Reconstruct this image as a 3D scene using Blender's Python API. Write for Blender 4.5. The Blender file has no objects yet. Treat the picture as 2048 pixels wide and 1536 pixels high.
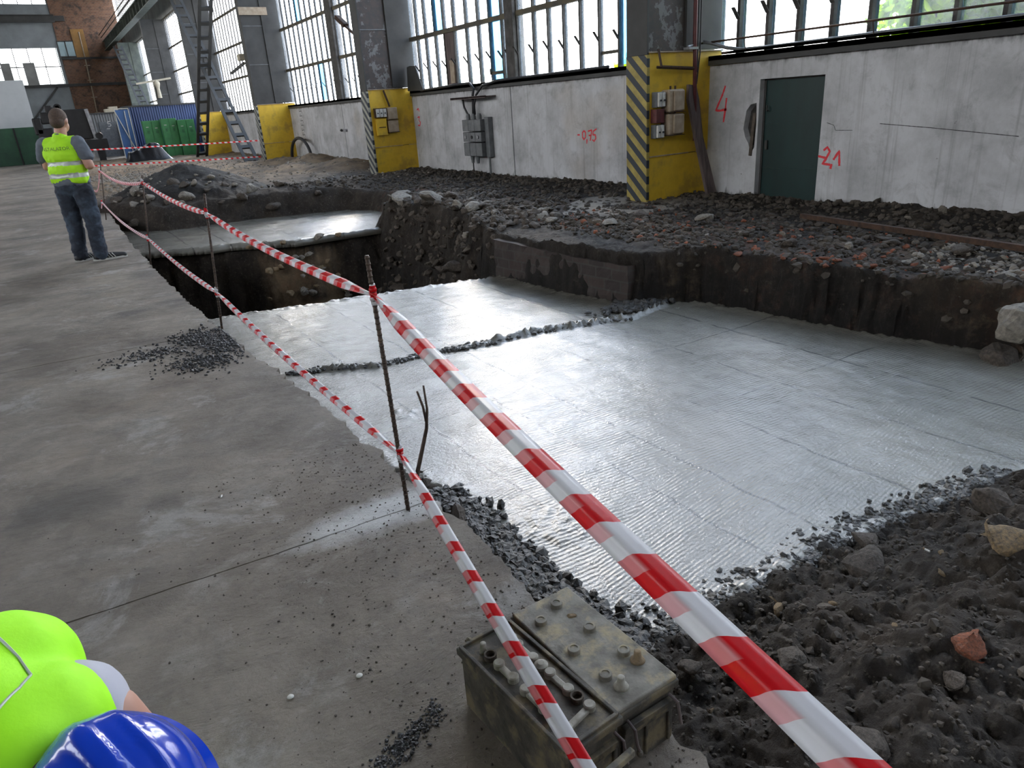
import bpy, bmesh, math, random
import numpy as np
from mathutils import Vector, Matrix, noise as mnoise
random.seed(7)
S = bpy.context.scene
COL = S.collection
PI = math.pi

# ------------------------------------------------------------ camera, sky, sun, exposure
cam_d = bpy.data.cameras.new('camera'); cam = bpy.data.objects.new('camera', cam_d); COL.objects.link(cam)
RT, DN, FW = (0.84096323, -0.53738881, -0.063199), (-0.24648222, -0.27648265, -0.92887236), (0.48169219, 0.79672493, -0.36496853)
m = Matrix(((RT[0], -DN[0], -FW[0], 0), (RT[1], -DN[1], -FW[1], 0), (RT[2], -DN[2], -FW[2], 1.52), (0, 0, 0, 1)))
cam.matrix_world = m
cam_d.sensor_width = 36; cam_d.lens = 1432.18 / 2048 * 36; cam_d.clip_start = 0.02; cam_d.clip_end = 500
S.camera = cam
S.view_settings.view_transform = 'Standard'; S.view_settings.look = 'None'
S.view_settings.gamma = 1; S.view_settings.use_curve_mapping = False
S.view_settings.exposure = 0.22
try:
    S.cycles.use_denoising = True
    S.cycles.max_bounces = 10; S.cycles.diffuse_bounces = 4; S.cycles.transparent_max_bounces = 24
    S.cycles.sample_clamp_indirect = 6.0; S.cycles.caustics_reflective = False; S.cycles.caustics_refractive = False
except Exception: pass

W = bpy.data.worlds.new('sky'); S.world = W; W.use_nodes = True
nt = W.node_tree; nt.nodes.clear()
o_ = nt.nodes.new('ShaderNodeOutputWorld'); bg = nt.nodes.new('ShaderNodeBackground')
tc = nt.nodes.new('ShaderNodeTexCoord'); sx = nt.nodes.new('ShaderNodeSeparateXYZ'); cr = nt.nodes.new('ShaderNodeValToRGB')
nt.links.new(tc.outputs['Generated'], sx.inputs[0]); nt.links.new(sx.outputs[2], cr.inputs[0])
cr.color_ramp.elements[0].position = 0.0; cr.color_ramp.elements[0].color = (1.0, .99, .96, 1)
cr.color_ramp.elements[1].position = 0.75; cr.color_ramp.elements[1].color = (.58, .75, 1.0, 1)
e = cr.color_ramp.elements.new(.28); e.color = (.96, .97, 1.0, 1)
vd = nt.nodes.new('ShaderNodeVectorMath'); vd.operation = 'DOT_PRODUCT'; nt.links.new(tc.outputs['Generated'], vd.inputs[0])
_sd = Vector((.46, .80, .38)).normalized(); vd.inputs[1].default_value = _sd           # haze glow round the sun
pw = nt.nodes.new('ShaderNodeMath'); pw.operation = 'POWER'; pw.use_clamp = False
mx0 = nt.nodes.new('ShaderNodeMath'); mx0.operation = 'MAXIMUM'; mx0.inputs[1].default_value = 0; nt.links.new(vd.outputs['Value'], mx0.inputs[0])
nt.links.new(mx0.outputs[0], pw.inputs[0]); pw.inputs[1].default_value = 16.0
ml = nt.nodes.new('ShaderNodeMath'); ml.operation = 'MULTIPLY_ADD'; nt.links.new(pw.outputs[0], ml.inputs[0]); ml.inputs[1].default_value = 24.0; ml.inputs[2].default_value = 5.5
nt.links.new(cr.outputs[0], bg.inputs[0]); nt.links.new(ml.outputs[0], bg.inputs[1])
nt.links.new(bg.outputs[0], o_.inputs[0])

sun_d = bpy.data.lights.new('sun', 'SUN'); sun_d.energy = 2.2; sun_d.angle = math.radians(2.5); sun_d.color = (1.0, .86, .66)
sun = bpy.data.objects.new('sun', sun_d); COL.objects.link(sun)
sun_dir = Vector((-0.40, -0.84, -0.42)).normalized()   # travel direction: in through the right-hand windows
sun.rotation_euler = sun_dir.to_track_quat('-Z', 'Y').to_euler()

# ------------------------------------------------------------ materials
def _mix(nt, fac, a, b, typ='MIX'):
    n = nt.nodes.new('ShaderNodeMix'); n.data_type = 'RGBA'; n.blend_type = typ
    for sock, v in ((n.inputs[0], fac), (n.inputs[6], a), (n.inputs[7], b)):
        if isinstance(v, (int, float)): sock.default_value = v
        elif isinstance(v, tuple): sock.default_value = (*v[:3], 1)
        else: nt.links.new(v, sock)
    return n.outputs[2]
def _math(nt, op, a, b=None, clamp=False):
    n = nt.nodes.new('ShaderNodeMath'); n.operation = op; n.use_clamp = clamp
    for i, v in enumerate((a, b)):
        if v is None: continue
        if isinstance(v, (int, float)): n.inputs[i].default_value = v
        else: nt.links.new(v, n.inputs[i])
    return n.outputs[0]
def _coord(nt, scale=(1, 1, 1), rot=(0, 0, 0)):
    t = nt.nodes.new('ShaderNodeTexCoord'); mp = nt.nodes.new('ShaderNodeMapping')
    nt.links.new(t.outputs['Object'], mp.inputs[0]); mp.inputs['Scale'].default_value = scale; mp.inputs['Rotation'].default_value = rot
    return mp.outputs[0]
def _noise(nt, vec, scale, detail=6, rough=.6, dist=0.0):
    n = nt.nodes.new('ShaderNodeTexNoise'); n.inputs['Scale'].default_value = scale
    n.inputs['Detail'].default_value = detail; n.inputs['Roughness'].default_value = rough; n.inputs['Distortion'].default_value = dist
    nt.links.new(vec, n.inputs['Vector']); return n.outputs[0]
def _ramp(nt, v, a, b):
    n = nt.nodes.new('ShaderNodeMapRange'); n.clamp = True
    n.inputs[1].default_value = a; n.inputs[2].default_value = b; nt.links.new(v, n.inputs[0]); return n.outputs[0]
def _bump(nt, h, strength, dist=.02, prev=None):
    n = nt.nodes.new('ShaderNodeBump'); n.inputs['Strength'].default_value = strength; n.inputs['Distance'].default_value = dist
    nt.links.new(h, n.inputs['Height'])
    if prev is not None: nt.links.new(prev, n.inputs['Normal'])
    return n.outputs[0]
def base(name):
    m = bpy.data.materials.new(name); m.use_nodes = True
    return m, m.node_tree, m.node_tree.nodes['Principled BSDF']
def mat(name, c1, c2=None, scale=6, rough=.7, metal=0.0, bump=.25, bd=.01, stretch=(1, 1, 1), lo=.35, hi=.65, coat=0, rough2=None, c3=None, s3=1.5, detail=7):
    m, nt, b = base(name)
    c2 = c2 or tuple(x * .6 for x in c1)
    v = _coord(nt, stretch)
    n = _noise(nt, v, scale, detail)
    f = _ramp(nt, n, lo, hi)
    c = _mix(nt, f, c2, c1)
    if c3:
        n3 = _noise(nt, _coord(nt), s3, 5)
        c = _mix(nt, _ramp(nt, n3, .5, .62), c, c3)
    nt.links.new(c, b.inputs['Base Color'])
    b.inputs['Roughness'].default_value = rough; b.inputs['Metallic'].default_value = metal
    if rough2 is not None:
        r = nt.nodes.new('ShaderNodeMapRange'); r.inputs[3].default_value = rough2; r.inputs[4].default_value = rough
        nt.links.new(f, r.inputs[0]); nt.links.new(r.outputs[0], b.inputs['Roughness'])
    if coat: b.inputs['Coat Weight'].default_value = coat; b.inputs['Coat Roughness'].default_value = .05
    if bump:
        nb = _noise(nt, v, scale * 3, detail)
        nt.links.new(_bump(nt, nb, bump, bd), b.inputs['Normal'])
    return m

M = {}
M['steel_dark'] = mat('dark_steel', (.062, .062, .06), (.038, .038, .037), 2, .65, .1, .12)
M['steel_green'] = mat('green_grey_steel', (.11, .13, .11), (.06, .07, .065), 2.5, .6, .1, .2)
M['steel_rust'] = mat('rusty_steel', (.10, .055, .035), (.045, .03, .022), 20, .8, .3, .5, .004)
M['rebar'] = mat('rebar_steel', (.12, .085, .065), (.05, .04, .035), 60, .65, .6, .5, .003)
M['frame'] = mat('window_steel', (.09, .085, .08), (.045, .042, .04), 8, .7, .2, .3)
M['frame_yellow'] = mat('window_transom_paint', (.12, .10, .06), (.06, .055, .05), 3, .7, .1, .3)
M['yellow'] = mat('yellow_paint', (.78, .52, .035), (.55, .34, .025), 2.2, .5, 0, .15, .006, lo=.3, hi=.6, c3=(.48, .31, .04), s3=2.2)
M['peel'] = None
M['black_plastic'] = mat('black_plastic_sheet', (.012, .012, .014), (.008, .008, .01), 3, .3, 0, .3, .03)
M['beige_box'] = mat('beige_enamel', (.42, .34, .25), (.30, .23, .16), 9, .55, 0, .1)
M['white_plastic'] = mat('white_plastic', (.62, .62, .58), (.45, .44, .40), 20, .45, 0, .05)
M['grey_box'] = mat('grey_enamel', (.17, .18, .19), (.11, .12, .125), 8, .5, .2, .15)
M['dark_rubber'] = mat('dark_rubber', (.03, .032, .036), (.02, .02, .022), 12, .55, 0, .1)
M['maroon'] = mat('maroon_paint', (.13, .03, .03), (.07, .02, .02), 12, .55, 0, .2)
M['door_green'] = mat('dark_green_door', (.005, .030, .028), (.003, .020, .019), 3, .5, .1, .15, stretch=(1, 1, .4))
M['spray'] = mat('red_spray_paint', (.85, .05, .07), (.70, .05, .06), 40, .7, 0, 0)
M['black_spray'] = mat('black_stencil_paint', (.03, .03, .03), (.10, .10, .10), 30, .8, 0, 0)
M['locker'] = mat('green_locker_paint', (.06, .26, .09), (.045, .18, .07), 3, .5, 0, .1)
M['green_dark'] = mat('dark_green_paint', (.025, .09, .045), (.015, .05, .03), 1.2, .6, 0, .1)
M['clad_grey'] = mat('grey_cladding', (.30, .33, .35), (.22, .24, .25), .8, .7, 0, .1)
M['machine'] = mat('black_machine_paint', (.02, .02, .022), (.012, .012, .013), 3, .5, .2, .3)
M['silver'] = mat('bare_aluminium', (.45, .46, .48), (.25, .25, .27), 5, .4, .5, .1)
M['orange'] = mat('ochre_panel', (.36, .19, .05), (.24, .13, .04), 2, .6, 0, .1)
M['wood'] = mat('old_board', (.17, .13, .12), (.07, .055, .055), 6, .8, 0, .4, .005, stretch=(3, 3, .3))
M['whiteboard'] = mat('pale_board', (.55, .50, .38), (.40, .36, .28), 4, .7, 0, .1)
M['roof'] = mat('roof_sheet', (.20, .19, .18), (.12, .115, .11), 1, .8, 0, .1)
M['plaster_grey'] = mat('grey_wall_plaster', (.33, .33, .32), (.22, .22, .21), 1, .85, 0, .2)
M['asphalt'] = mat('yard_gravel', (.45, .43, .38), (.30, .29, .26), 3, .95, 0, .3)
M['leaf'] = None

def tape_mat(per=.20, duty=.5, nm='red_white_tape'):
    m, nt, b = base(nm)
    t = nt.nodes.new('ShaderNodeUVMap'); s = nt.nodes.new('ShaderNodeSeparateXYZ'); nt.links.new(t.outputs[0], s.inputs[0])
    # uv.x metres along the tape, uv.y across: diagonal bars
    d = _math(nt, 'ADD', s.outputs[0], _math(nt, 'MULTIPLY', s.outputs[1], .045))
    f = _math(nt, 'FRACT', _math(nt, 'MULTIPLY', d, 1 / per))
    r = _math(nt, 'LESS_THAN', f, duty)
    f2 = _math(nt, 'FRACT', _math(nt, 'MULTIPLY', _math(nt, 'ADD', d, .045), 1 / per)); r2 = _math(nt, 'LESS_THAN', f2, duty)
    half = _math(nt, 'MULTIPLY', _ramp(nt, s.outputs[1], .06, -.06), .38)      # lower half lies double, the other layer shows through
    c = _mix(nt, _math(nt, 'ADD', _math(nt, 'MULTIPLY', r, _math(nt, 'SUBTRACT', 1.0, half)), _math(nt, 'MULTIPLY', r2, half)), (.80, .80, .82), (.75, .012, .02))
    nt.links.new(c, b.inputs['Base Color']); b.inputs['Roughness'].default_value = .28
    tr = nt.nodes.new('ShaderNodeBsdfTranslucent'); nt.links.new(c, tr.inputs[0])
    tp = nt.nodes.new('ShaderNodeBsdfTransparent')
    m1 = nt.nodes.new('ShaderNodeMixShader'); m1.inputs[0].default_value = .5
    nt.links.new(b.outputs[0], m1.inputs[1]); nt.links.new(tr.outputs[0], m1.inputs[2])
    m2 = nt.nodes.new('ShaderNodeMixShader'); m2.inputs[0].default_value = .06
    nt.links.new(m1.outputs[0], m2.inputs[1]); nt.links.new(tp.outputs[0], m2.inputs[2])
    nt.links.new(m2.outputs[0], nt.nodes['Material Output'].inputs[0])
    return m
M['tape'] = tape_mat(); M['tape_low'] = tape_mat(.165, .36, 'red_white_tape_folded')

def glass_mat(name, tint, trans, dirt, grey=.85):
    m, nt, b = base(name)
    nt.nodes.remove(b)
    tp = nt.nodes.new('ShaderNodeBsdfTransparent'); tp.inputs[0].default_value = (*tint, 1)
    tl = nt.nodes.new('ShaderNodeBsdfTranslucent'); tl.inputs[0].default_value = (*[x * grey for x in tint], 1)
    gl = nt.nodes.new('ShaderNodeBsdfGlossy'); gl.inputs['Roughness'].default_value = .12
    n = _noise(nt, _coord(nt, (1, 3, 1)), 2.0, 5)
    f = _ramp(nt, n, .35, .7)
    f = _math(nt, 'ADD', _math(nt, 'MULTIPLY', f, dirt), 1 - trans)
    m1 = nt.nodes.new('ShaderNodeMixShader'); nt.links.new(f, m1.inputs[0]); nt.links.new(tp.outputs[0], m1.inputs[1]); nt.links.new(tl.outputs[0], m1.inputs[2])
    m2 = nt.nodes.new('ShaderNodeMixShader'); m2.inputs[0].default_value = .05
    nt.links.new(m1.outputs[0], m2.inputs[1]); nt.links.new(gl.outputs[0], m2.inputs[2])
    nt.links.new(m2.outputs[0], nt.nodes['Material Output'].inputs[0])
    return m
M['glass'] = glass_mat('dusty_channel_glass', (.97, .98, 1.0), .95, .08)
M['glass_blue'] = glass_mat('blue_glass_flange', (.78, .90, 1.0), .80, .1, .8)
M['glass_blue_pane'] = glass_mat('blue_tinted_pane', (.45, .74, .95), .5, .2, .6)

def leaf_mat():
    m, nt, b = base('sunlit_leaf')
    nt.nodes.remove(b)
    n = _noise(nt, _coord(nt), 3, 3)
    c = _mix(nt, _ramp(nt, n, .35, .65), (.09, .24, .008), (.45, .68, .02))
    d = nt.nodes.new('ShaderNodeBsdfDiffuse'); t = nt.nodes.new('ShaderNodeBsdfTranslucent')
    nt.links.new(c, d.inputs[0]); nt.links.new(c, t.inputs[0])
    x = nt.nodes.new('ShaderNodeMixShader'); x.inputs[0].default_value = .68
    nt.links.new(d.outputs[0], x.inputs[1]); nt.links.new(t.outputs[0], x.inputs[2])
    nt.links.new(x.outputs[0], nt.nodes['Material Output'].inputs[0]); return m
M['leaf'] = leaf_mat()

def peel_mat():
    m, nt, b = base('peeling_steel_web')
    v = _coord(nt)
    n = _noise(nt, v, 5, 9, .7)
    n2 = _noise(nt, v, 1.2, 4)
    f = _ramp(nt, _math(nt, 'ADD', n, _math(nt, 'MULTIPLY', n2, .5)), .80, .83)
    c = _mix(nt, _ramp(nt, _noise(nt, v, 9, 5), .4, .6), (.075, .06, .055), (.055, .05, .05))
    c = _mix(nt, f, c, (.17, .17, .17))
    nt.links.new(c, b.inputs['Base Color']); b.inputs['Roughness'].default_value = .7
    nt.links.new(_bump(nt, f, .5, .006), b.inputs['Normal']); return m
M['peel'] = peel_mat()

def stripe_mat(name, light):
    m, nt, b = base(name)
    t = nt.nodes.new('ShaderNodeTexCoord'); s = nt.nodes.new('ShaderNodeSeparateXYZ'); nt.links.new(t.outputs['Object'], s.inputs[0])
    d = _math(nt, 'SUBTRACT', s.outputs[2], _math(nt, 'MULTIPLY', s.outputs[1], .85))
    f = _math(nt, 'GREATER_THAN', _math(nt, 'FRACT', _math(nt, 'MULTIPLY', d, 1 / .218)), .5)
    n = _noise(nt, _coord(nt), 6, 6)
    lc = _mix(nt, _ramp(nt, n, .35, .65), tuple(x * .6 for x in light), light)
    c = _mix(nt, f, lc, (.02, .028, .04))
    nt.links.new(c, b.inputs['Base Color']); b.inputs['Roughness'].default_value = .55; return m
M['stripe_y'] = stripe_mat('yellow_black_stripe_paint', (.42, .33, .08))
M['stripe_w'] = stripe_mat('pale_black_stripe_paint', (.40, .40, .33))

def wall_mat():
    m, nt, b = base('whitewashed_wall')
    v = _coord(nt)
    n1 = _noise(nt, v, 1.4, 8, .65)
    c = _mix(nt, _ramp(nt, n1, .3, .6), (.34, .345, .35), (.58, .59, .61))
    st = _noise(nt, _coord(nt, (1, 9, .25)), 1.6, 6, .6)           # run-down streaks
    c = _mix(nt, _math(nt, 'MULTIPLY', _ramp(nt, st, .55, .75), .5), c, (.16, .155, .15))
    bl = _noise(nt, v, 3.2, 9, .7, .5)
    c = _mix(nt, _math(nt, 'MULTIPLY', _ramp(nt, bl, .53, .68), .45), c, (.22, .22, .22))
    sp = _noise(nt, v, 7, 8, .75)
    c = _mix(nt, _ramp(nt, sp, .66, .72), c, (.12, .12, .115))
    s = nt.nodes.new('ShaderNodeSeparateXYZ'); t = nt.nodes.new('ShaderNodeTexCoord'); nt.links.new(t.outputs['Object'], s.inputs[0])
    z = _math(nt, 'ADD', s.outputs[2], _math(nt, 'MULTIPLY', _noise(nt, _coord(nt, (1, 4, 1)), 3, 7, .7), -.35))
    c = _mix(nt, _ramp(nt, z, -.06, -.14), c, (.035, .033, .032))   # unpainted footing
    zt = _math(nt, 'ADD', s.outputs[2], _math(nt, 'MULTIPLY', _noise(nt, _coord(nt, (1, 3, 1)), 3, 7, .7), .3))
    c = _mix(nt, _math(nt, 'MULTIPLY', _ramp(nt, zt, 1.93, 2.02), .8), c, (.08, .075, .07))
    ru = _noise(nt, v, .5, 3)
    c = _mix(nt, _math(nt, 'MULTIPLY', _ramp(nt, ru, .58, .7), .25), c, (.40, .30, .18))
    nt.links.new(c, b.inputs['Base Color']); b.inputs['Roughness'].default_value = .8
    h = _math(nt, 'ADD', _noise(nt, v, 3, 8), _math(nt, 'MULTIPLY', st, .3))
    nt.links.new(_bump(nt, h, .45, .03), b.inputs['Normal']); return m
M['wall'] = wall_mat()

def brick_mat(name, c1, c2, mortar, scale, wb=.5, hb=.25, offset=(0, 0, 0), axis='XZ'):
    m, nt, b = base(name)
    t = nt.nodes.new('ShaderNodeTexCoord'); s = nt.nodes.new('ShaderNodeSeparateXYZ'); cb = nt.nodes.new('ShaderNodeCombineXYZ')
    nt.links.new(t.outputs['Object'], s.inputs[0])
    nt.links.new(s.outputs[0 if axis[0] == 'X' else 1], cb.inputs[0]); nt.links.new(s.outputs[2], cb.inputs[1])
    k = nt.nodes.new('ShaderNodeTexBrick'); nt.links.new(cb.outputs[0], k.inputs[0])
    k.inputs['Scale'].default_value = scale; k.inputs['Color1'].default_value = (*c1, 1); k.inputs['Color2'].default_value = (*c2, 1); k.inputs['Mortar'].default_value = (*mortar, 1)
    k.inputs['Brick Width'].default_value = wb; k.inputs['Row Height'].default_value = hb; k.inputs['Mortar Size'].default_value = .02
    n = _noise(nt, _coord(nt), 3, 6)
    c = _mix(nt, _ramp(nt, n, .5, .7), k.outputs[0], (.06, .05, .045))
    nt.links.new(c, b.inputs['Base Color']); b.inputs['Roughness'].default_value = .9
    nt.links.new(_bump(nt, k.outputs['Fac'], -.6, .01), b.inputs['Normal']); return m
M['brick_far'] = brick_mat('sooty_brick', (.24, .12, .07), (.16, .08, .05), (.20, .17, .14), 2.2)
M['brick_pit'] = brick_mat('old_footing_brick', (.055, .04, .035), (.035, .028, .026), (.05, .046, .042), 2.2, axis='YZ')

def floor_mat():
    m, nt, b = base('dusty_concrete_floor')
    v = _coord(nt)
    a = _noise(nt, v, .9, 10, .7, .2)
    c = _mix(nt, _ramp(nt, a, .36, .62), (.078, .060, .043), (.205, .175, .138))
    g = _noise(nt, _coord(nt, (1.1, 1.7, 1), (0, 0, .2)), 2.4, 12, .72, .35)
    c = _mix(nt, _math(nt, 'MULTIPLY', _ramp(nt, g, .54, .66), .5), c, (.27, .25, .22))
    g2 = _noise(nt, _coord(nt, (1, 1, 1), (0, 0, 1.0)), 1.9, 12, .75, .5)
    c = _mix(nt, _math(nt, 'MULTIPLY', _ramp(nt, g2, .55, .62), .45), c, (.33, .32, .30))
    g4 = _noise(nt, v, 7, 8, .7, 1.0)
    c = _mix(nt, _math(nt, 'MULTIPLY', _ramp(nt, g4, .48, .70), .5), c, (.075, .062, .05))
    o = _noise(nt, _coord(nt, (1, 1.8, 1)), .62, 9, .68, .3)
    c = _mix(nt, _math(nt, 'MULTIPLY', _ramp(nt, o, .56, .66), .85), c, (.050, .042, .036))     # oil stains
    for (sx_, sy_, k1, k2, rad) in ((-.25, 3.42, 1.1, 1.5, .32), (.10, 3.16, 1.3, 1.8, .16), (.38, 5.95, 1.0, 1.4, .22), (.72, 5.6, 1.2, 1.0, .42), (.70, 8.9, 1.3, .8, .25)):
        v2 = nt.nodes.new('ShaderNodeVectorMath'); v2.operation = 'DISTANCE'; nt.links.new(_coord(nt, (k1, k2, 1)), v2.inputs[0]); v2.inputs[1].default_value = (sx_ * k1, sy_ * k2, 0)
        dd = _math(nt, 'ADD', v2.outputs['Value'], _math(nt, 'MULTIPLY', _noise(nt, v, 6, 8, .7), .35))
        c = _mix(nt, _math(nt, 'MULTIPLY', _ramp(nt, dd, rad + .22, rad), .7), c, (.040, .032, .026))
    r = _noise(nt, v, 1.7, 5)
    c = _mix(nt, _math(nt, 'MULTIPLY', _ramp(nt, r, .55, .75), .35), c, (.24, .18, .12))
    s = _noise(nt, v, 60, 4, .6)
    c = _mix(nt, _math(nt, 'MULTIPLY', _ramp(nt, s, .62, .7), .5), c, (.06, .055, .05))
    # pale cement splash round the nearest iron bar
    vd = nt.nodes.new('ShaderNodeVectorMath'); vd.operation = 'DISTANCE'
    nt.links.new(_coord(nt, (.5, 1.7, 1), (0, 0, 0)), vd.inputs[0]); vd.inputs[1].default_value = (.90 * .5, 2.46 * 1.7, 0)
    dn = _math(nt, 'ADD', vd.outputs['Value'], _math(nt, 'MULTIPLY', _noise(nt, v, 9, 6), .22))
    c = _mix(nt, _math(nt, 'MULTIPLY', _ramp(nt, dn, .38, .22), .8), c, (.50, .50, .49))
    nt.links.new(c, b.inputs['Base Color'])
    rr = nt.nodes.new('ShaderNodeMapRange'); rr.inputs[3].default_value = .55; rr.inputs[4].default_value = .8
    nt.links.new(g, rr.inputs[0]); nt.links.new(rr.outputs[0], b.inputs['Roughness'])
    h1 = _noise(nt, _coord(nt, (1, 1.5, 1), (0, 0, .15)), 4, 12, .7, .3)
    h2 = _noise(nt, v, 35, 5, .6)
    n1 = _bump(nt, h1, .8, .035); n2 = _bump(nt, h2, .3, .006, n1)
    nt.links.new(n2, b.inputs['Normal']); return m
M['floor'] = floor_mat()

def wet_mat():
    m, nt, b = base('wet_fresh_concrete')
    v = _coord(nt)
    t = nt.nodes.new('ShaderNodeTexCoord'); s = nt.nodes.new('ShaderNodeSeparateXYZ'); nt.links.new(t.outputs['Object'], s.inputs[0])
    wob = _math(nt, 'MULTIPLY', _math(nt, 'SUBTRACT', _noise(nt, v, 2.2, 6), .5), .10)
    xs = _math(nt, 'ADD', s.outputs[0], wob)
    c = _mix(nt, _ramp(nt, _noise(nt, v, 1.3, 7), .35, .65), (.135, .128, .108), (.225, .216, .186))
    lines = None
    br = _ramp(nt, _noise(nt, v, 4, 5), .40, .50)
    for x0 in (1.78, 2.34, 2.70, 3.35, 4.05, 4.75):
        l = _ramp(nt, _math(nt, 'ABSOLUTE', _math(nt, 'SUBTRACT', xs, x0)), .016, .002)
        lines = l if lines is None else _math(nt, 'MAXIMUM', lines, l)
    ys = _math(nt, 'ADD', s.outputs[1], wob)
    for y0 in (3.05, 4.1, 6.3, 7.0):
        l = _ramp(nt, _math(nt, 'ABSOLUTE', _math(nt, 'SUBTRACT', ys, y0)), .010, .002)
        lines = _math(nt, 'MAXIMUM', lines, _math(nt, 'MULTIPLY', l, _ramp(nt, _noise(nt, v, .8, 2), .48, .5)))
    lines = _math(nt, 'MULTIPLY', lines, br)
    c = _mix(nt, _math(nt, 'MULTIPLY', lines, .8), c, (.05, .048, .045))
    gr = _ramp(nt, _noise(nt, v, 3.1, 9, .75), .66, .74)
    c = _mix(nt, _math(nt, 'MULTIPLY', gr, .7), c, (.07, .066, .06))
    nt.links.new(c, b.inputs['Base Color'])
    ra = _noise(nt, v, 1.1, 6)
    rr = nt.nodes.new('ShaderNodeMapRange'); rr.inputs[1].default_value = .35; rr.inputs[2].default_value = .7
    rr.inputs[3].default_value = .10; rr.inputs[4].default_value = .26
    nt.links.new(ra, rr.inputs[0]); nt.links.new(_math(nt, 'ADD', rr.outputs[0], _math(nt, 'MULTIPLY', gr, .4)), b.inputs['Roughness'])
    b.inputs['IOR'].default_value = 1.45
    b.inputs['Specular IOR Level'].default_value = .85
    # raked ridges: across in most strips, turned in some
    def rake(rot, per):
        vv = _coord(nt, (1, 1, 1), (0, 0, rot)); w_ = nt.nodes.new('ShaderNodeTexWave'); w_.bands_direction = 'Y'; nt.links.new(vv, w_.inputs[0])
        w_.inputs['Scale'].default_value = .314 / per; w_.inputs['Distortion'].default_value = 1.6; w_.inputs['Detail'].default_value = 3; w_.inputs['Detail Scale'].default_value = 1.2
        am = _ramp(nt, _noise(nt, _coord(nt, (1.5, 4, 1), (0, 0, rot)), 1.6, 4), .35, .65)
        return _math(nt, 'MULTIPLY', w_.outputs['Fac'], _math(nt, 'ADD', _math(nt, 'MULTIPLY', am, .8), .25))
    ra1 = rake(.05, .027); ra2 = rake(-.16, .023)
    ch = nt.nodes.new('ShaderNodeTexVoronoi'); ch.inputs['Scale'].default_value = .7; nt.links.new(v, ch.inputs['Vector'])
    sc_ = nt.nodes.new('ShaderNodeSeparateColor'); nt.links.new(ch.outputs['Color'], sc_.inputs[0])
    pick = _ramp(nt, sc_.outputs[0], .60, .66)
    mx = nt.nodes.new('ShaderNodeMix'); mx.data_type = 'FLOAT'
    nt.links.new(pick, mx.inputs[0]); nt.links.new(ra1, mx.inputs[2]); nt.links.new(ra2, mx.inputs[3])
    n1 = _bump(nt, mx.outputs[0], 1.0, .0016)
    n2 = _bump(nt, _noise(nt, v, 48, 4, .65), 1.0, .0045, n1)
    n3 = _bump(nt, lines, -.7, .02, n2)
    nt.links.new(n3, b.inputs['Normal']); return m
M['wet'] = wet_mat()
M['wet_crumb'] = mat('wet_concrete_crumbs', (.075, .074, .07), (.035, .034, .033), 9, .45, 0, .8, .02, rough2=.25)

def soil_mat():
    m, nt, b = base('excavated_soil')
    v = _coord(nt)
    n = _noise(nt, v, 2.5, 9, .7)
    c = _mix(nt, _ramp(nt, n, .35, .68), (.014, .011, .0085), (.060, .047, .036))
    n2 = _noise(nt, v, 22, 7, .7)
    c = _mix(nt, _ramp(nt, n2, .54, .74), c, (.115, .098, .08))
    ab = nt.nodes.new('ShaderNodeAttribute'); ab.attribute_name = 'sand'; ab.attribute_type = 'GEOMETRY'
    c = _mix(nt, _math(nt, 'MULTIPLY', ab.outputs['Fac'], _ramp(nt, _noise(nt, v, 1.8, 8, .7), .32, .6)), c, (.29, .205, .125))
    ar = nt.nodes.new('ShaderNodeAttribute'); ar.attribute_name = 'brick'; ar.attribute_type = 'GEOMETRY'
    c = _mix(nt, _math(nt, 'MULTIPLY', ar.outputs['Fac'], _ramp(nt, _noise(nt, v, 5, 8, .7), .50, .62)), c, (.30, .10, .045))
    ad = nt.nodes.new('ShaderNodeAttribute'); ad.attribute_name = 'black'; ad.attribute_type = 'GEOMETRY'
    c = _mix(nt, _math(nt, 'MULTIPLY', ad.outputs['Fac'], _ramp(nt, _noise(nt, v, 6, 6, .7), .72, .5)), c, (.010, .009, .008))
    nt.links.new(c, b.inputs['Base Color']); b.inputs['Roughness'].default_value = .85
    b.inputs['Specular IOR Level'].default_value = .35
    n1 = _bump(nt, _noise(nt, v, 14, 9, .72), .8, .04); n3 = _bump(nt, _noise(nt, v, 70, 5, .7), .6, .008, n1)
    nt.links.new(n3, b.inputs['Normal']); return m
M['soil'] = soil_mat()
M['stone'] = mat('dusty_stone', (.115, .093, .073), (.045, .036, .029), 9, .85, 0, .6, .01)
M['stone_pale'] = mat('pale_stone', (.30, .27, .22), (.16, .14, .12), 7, .85, 0, .5, .01)
M['stone_brick'] = mat('broken_brick', (.27, .085, .038), (.10, .042, .026), 9, .9, 0, .5, .01)
M['stone_ochre'] = mat('ochre_stone', (.32, .22, .11), (.13, .10, .07), 11, .85, 0, .6, .01)
M['gravel'] = mat('mixed_gravel', (.10, .083, .066), (.020, .016, .012), 3.7, .85, 0, 0, lo=.3, hi=.7)
M['battery'] = mat('grimy_battery_case', (.085, .075, .058), (.028, .025, .02), 16, .7, 0, .6, .004, c3=(.15, .12, .07), s3=14)
M['battery_top'] = mat('dusty_battery_lid', (.23, .215, .18), (.10, .09, .072), 14, .75, 0, .7, .004, c3=(.30, .25, .15), s3=11)
M['bitumen'] = mat('dusty_bitumen', (.12, .095, .072), (.035, .028, .022), 30, .9, 0, .8, .004)
M['lead'] = mat('dusty_lead', (.34, .325, .28), (.19, .175, .14), 30, .75, .1, .4, .002)
M['vest'] = mat('fluorescent_vest', (.50, .95, .02), (.42, .86, .015), 5, .75, 0, .25, .02)
M['vest2'] = mat('fluorescent_vest_close', (.42, 1.0, .01), (.36, .92, .008), 4, .7, 0, .15, .02)
M['reflective'] = mat('reflective_band', (.52, .56, .52), (.42, .45, .42), 12, .4, .2, .05)
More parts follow.
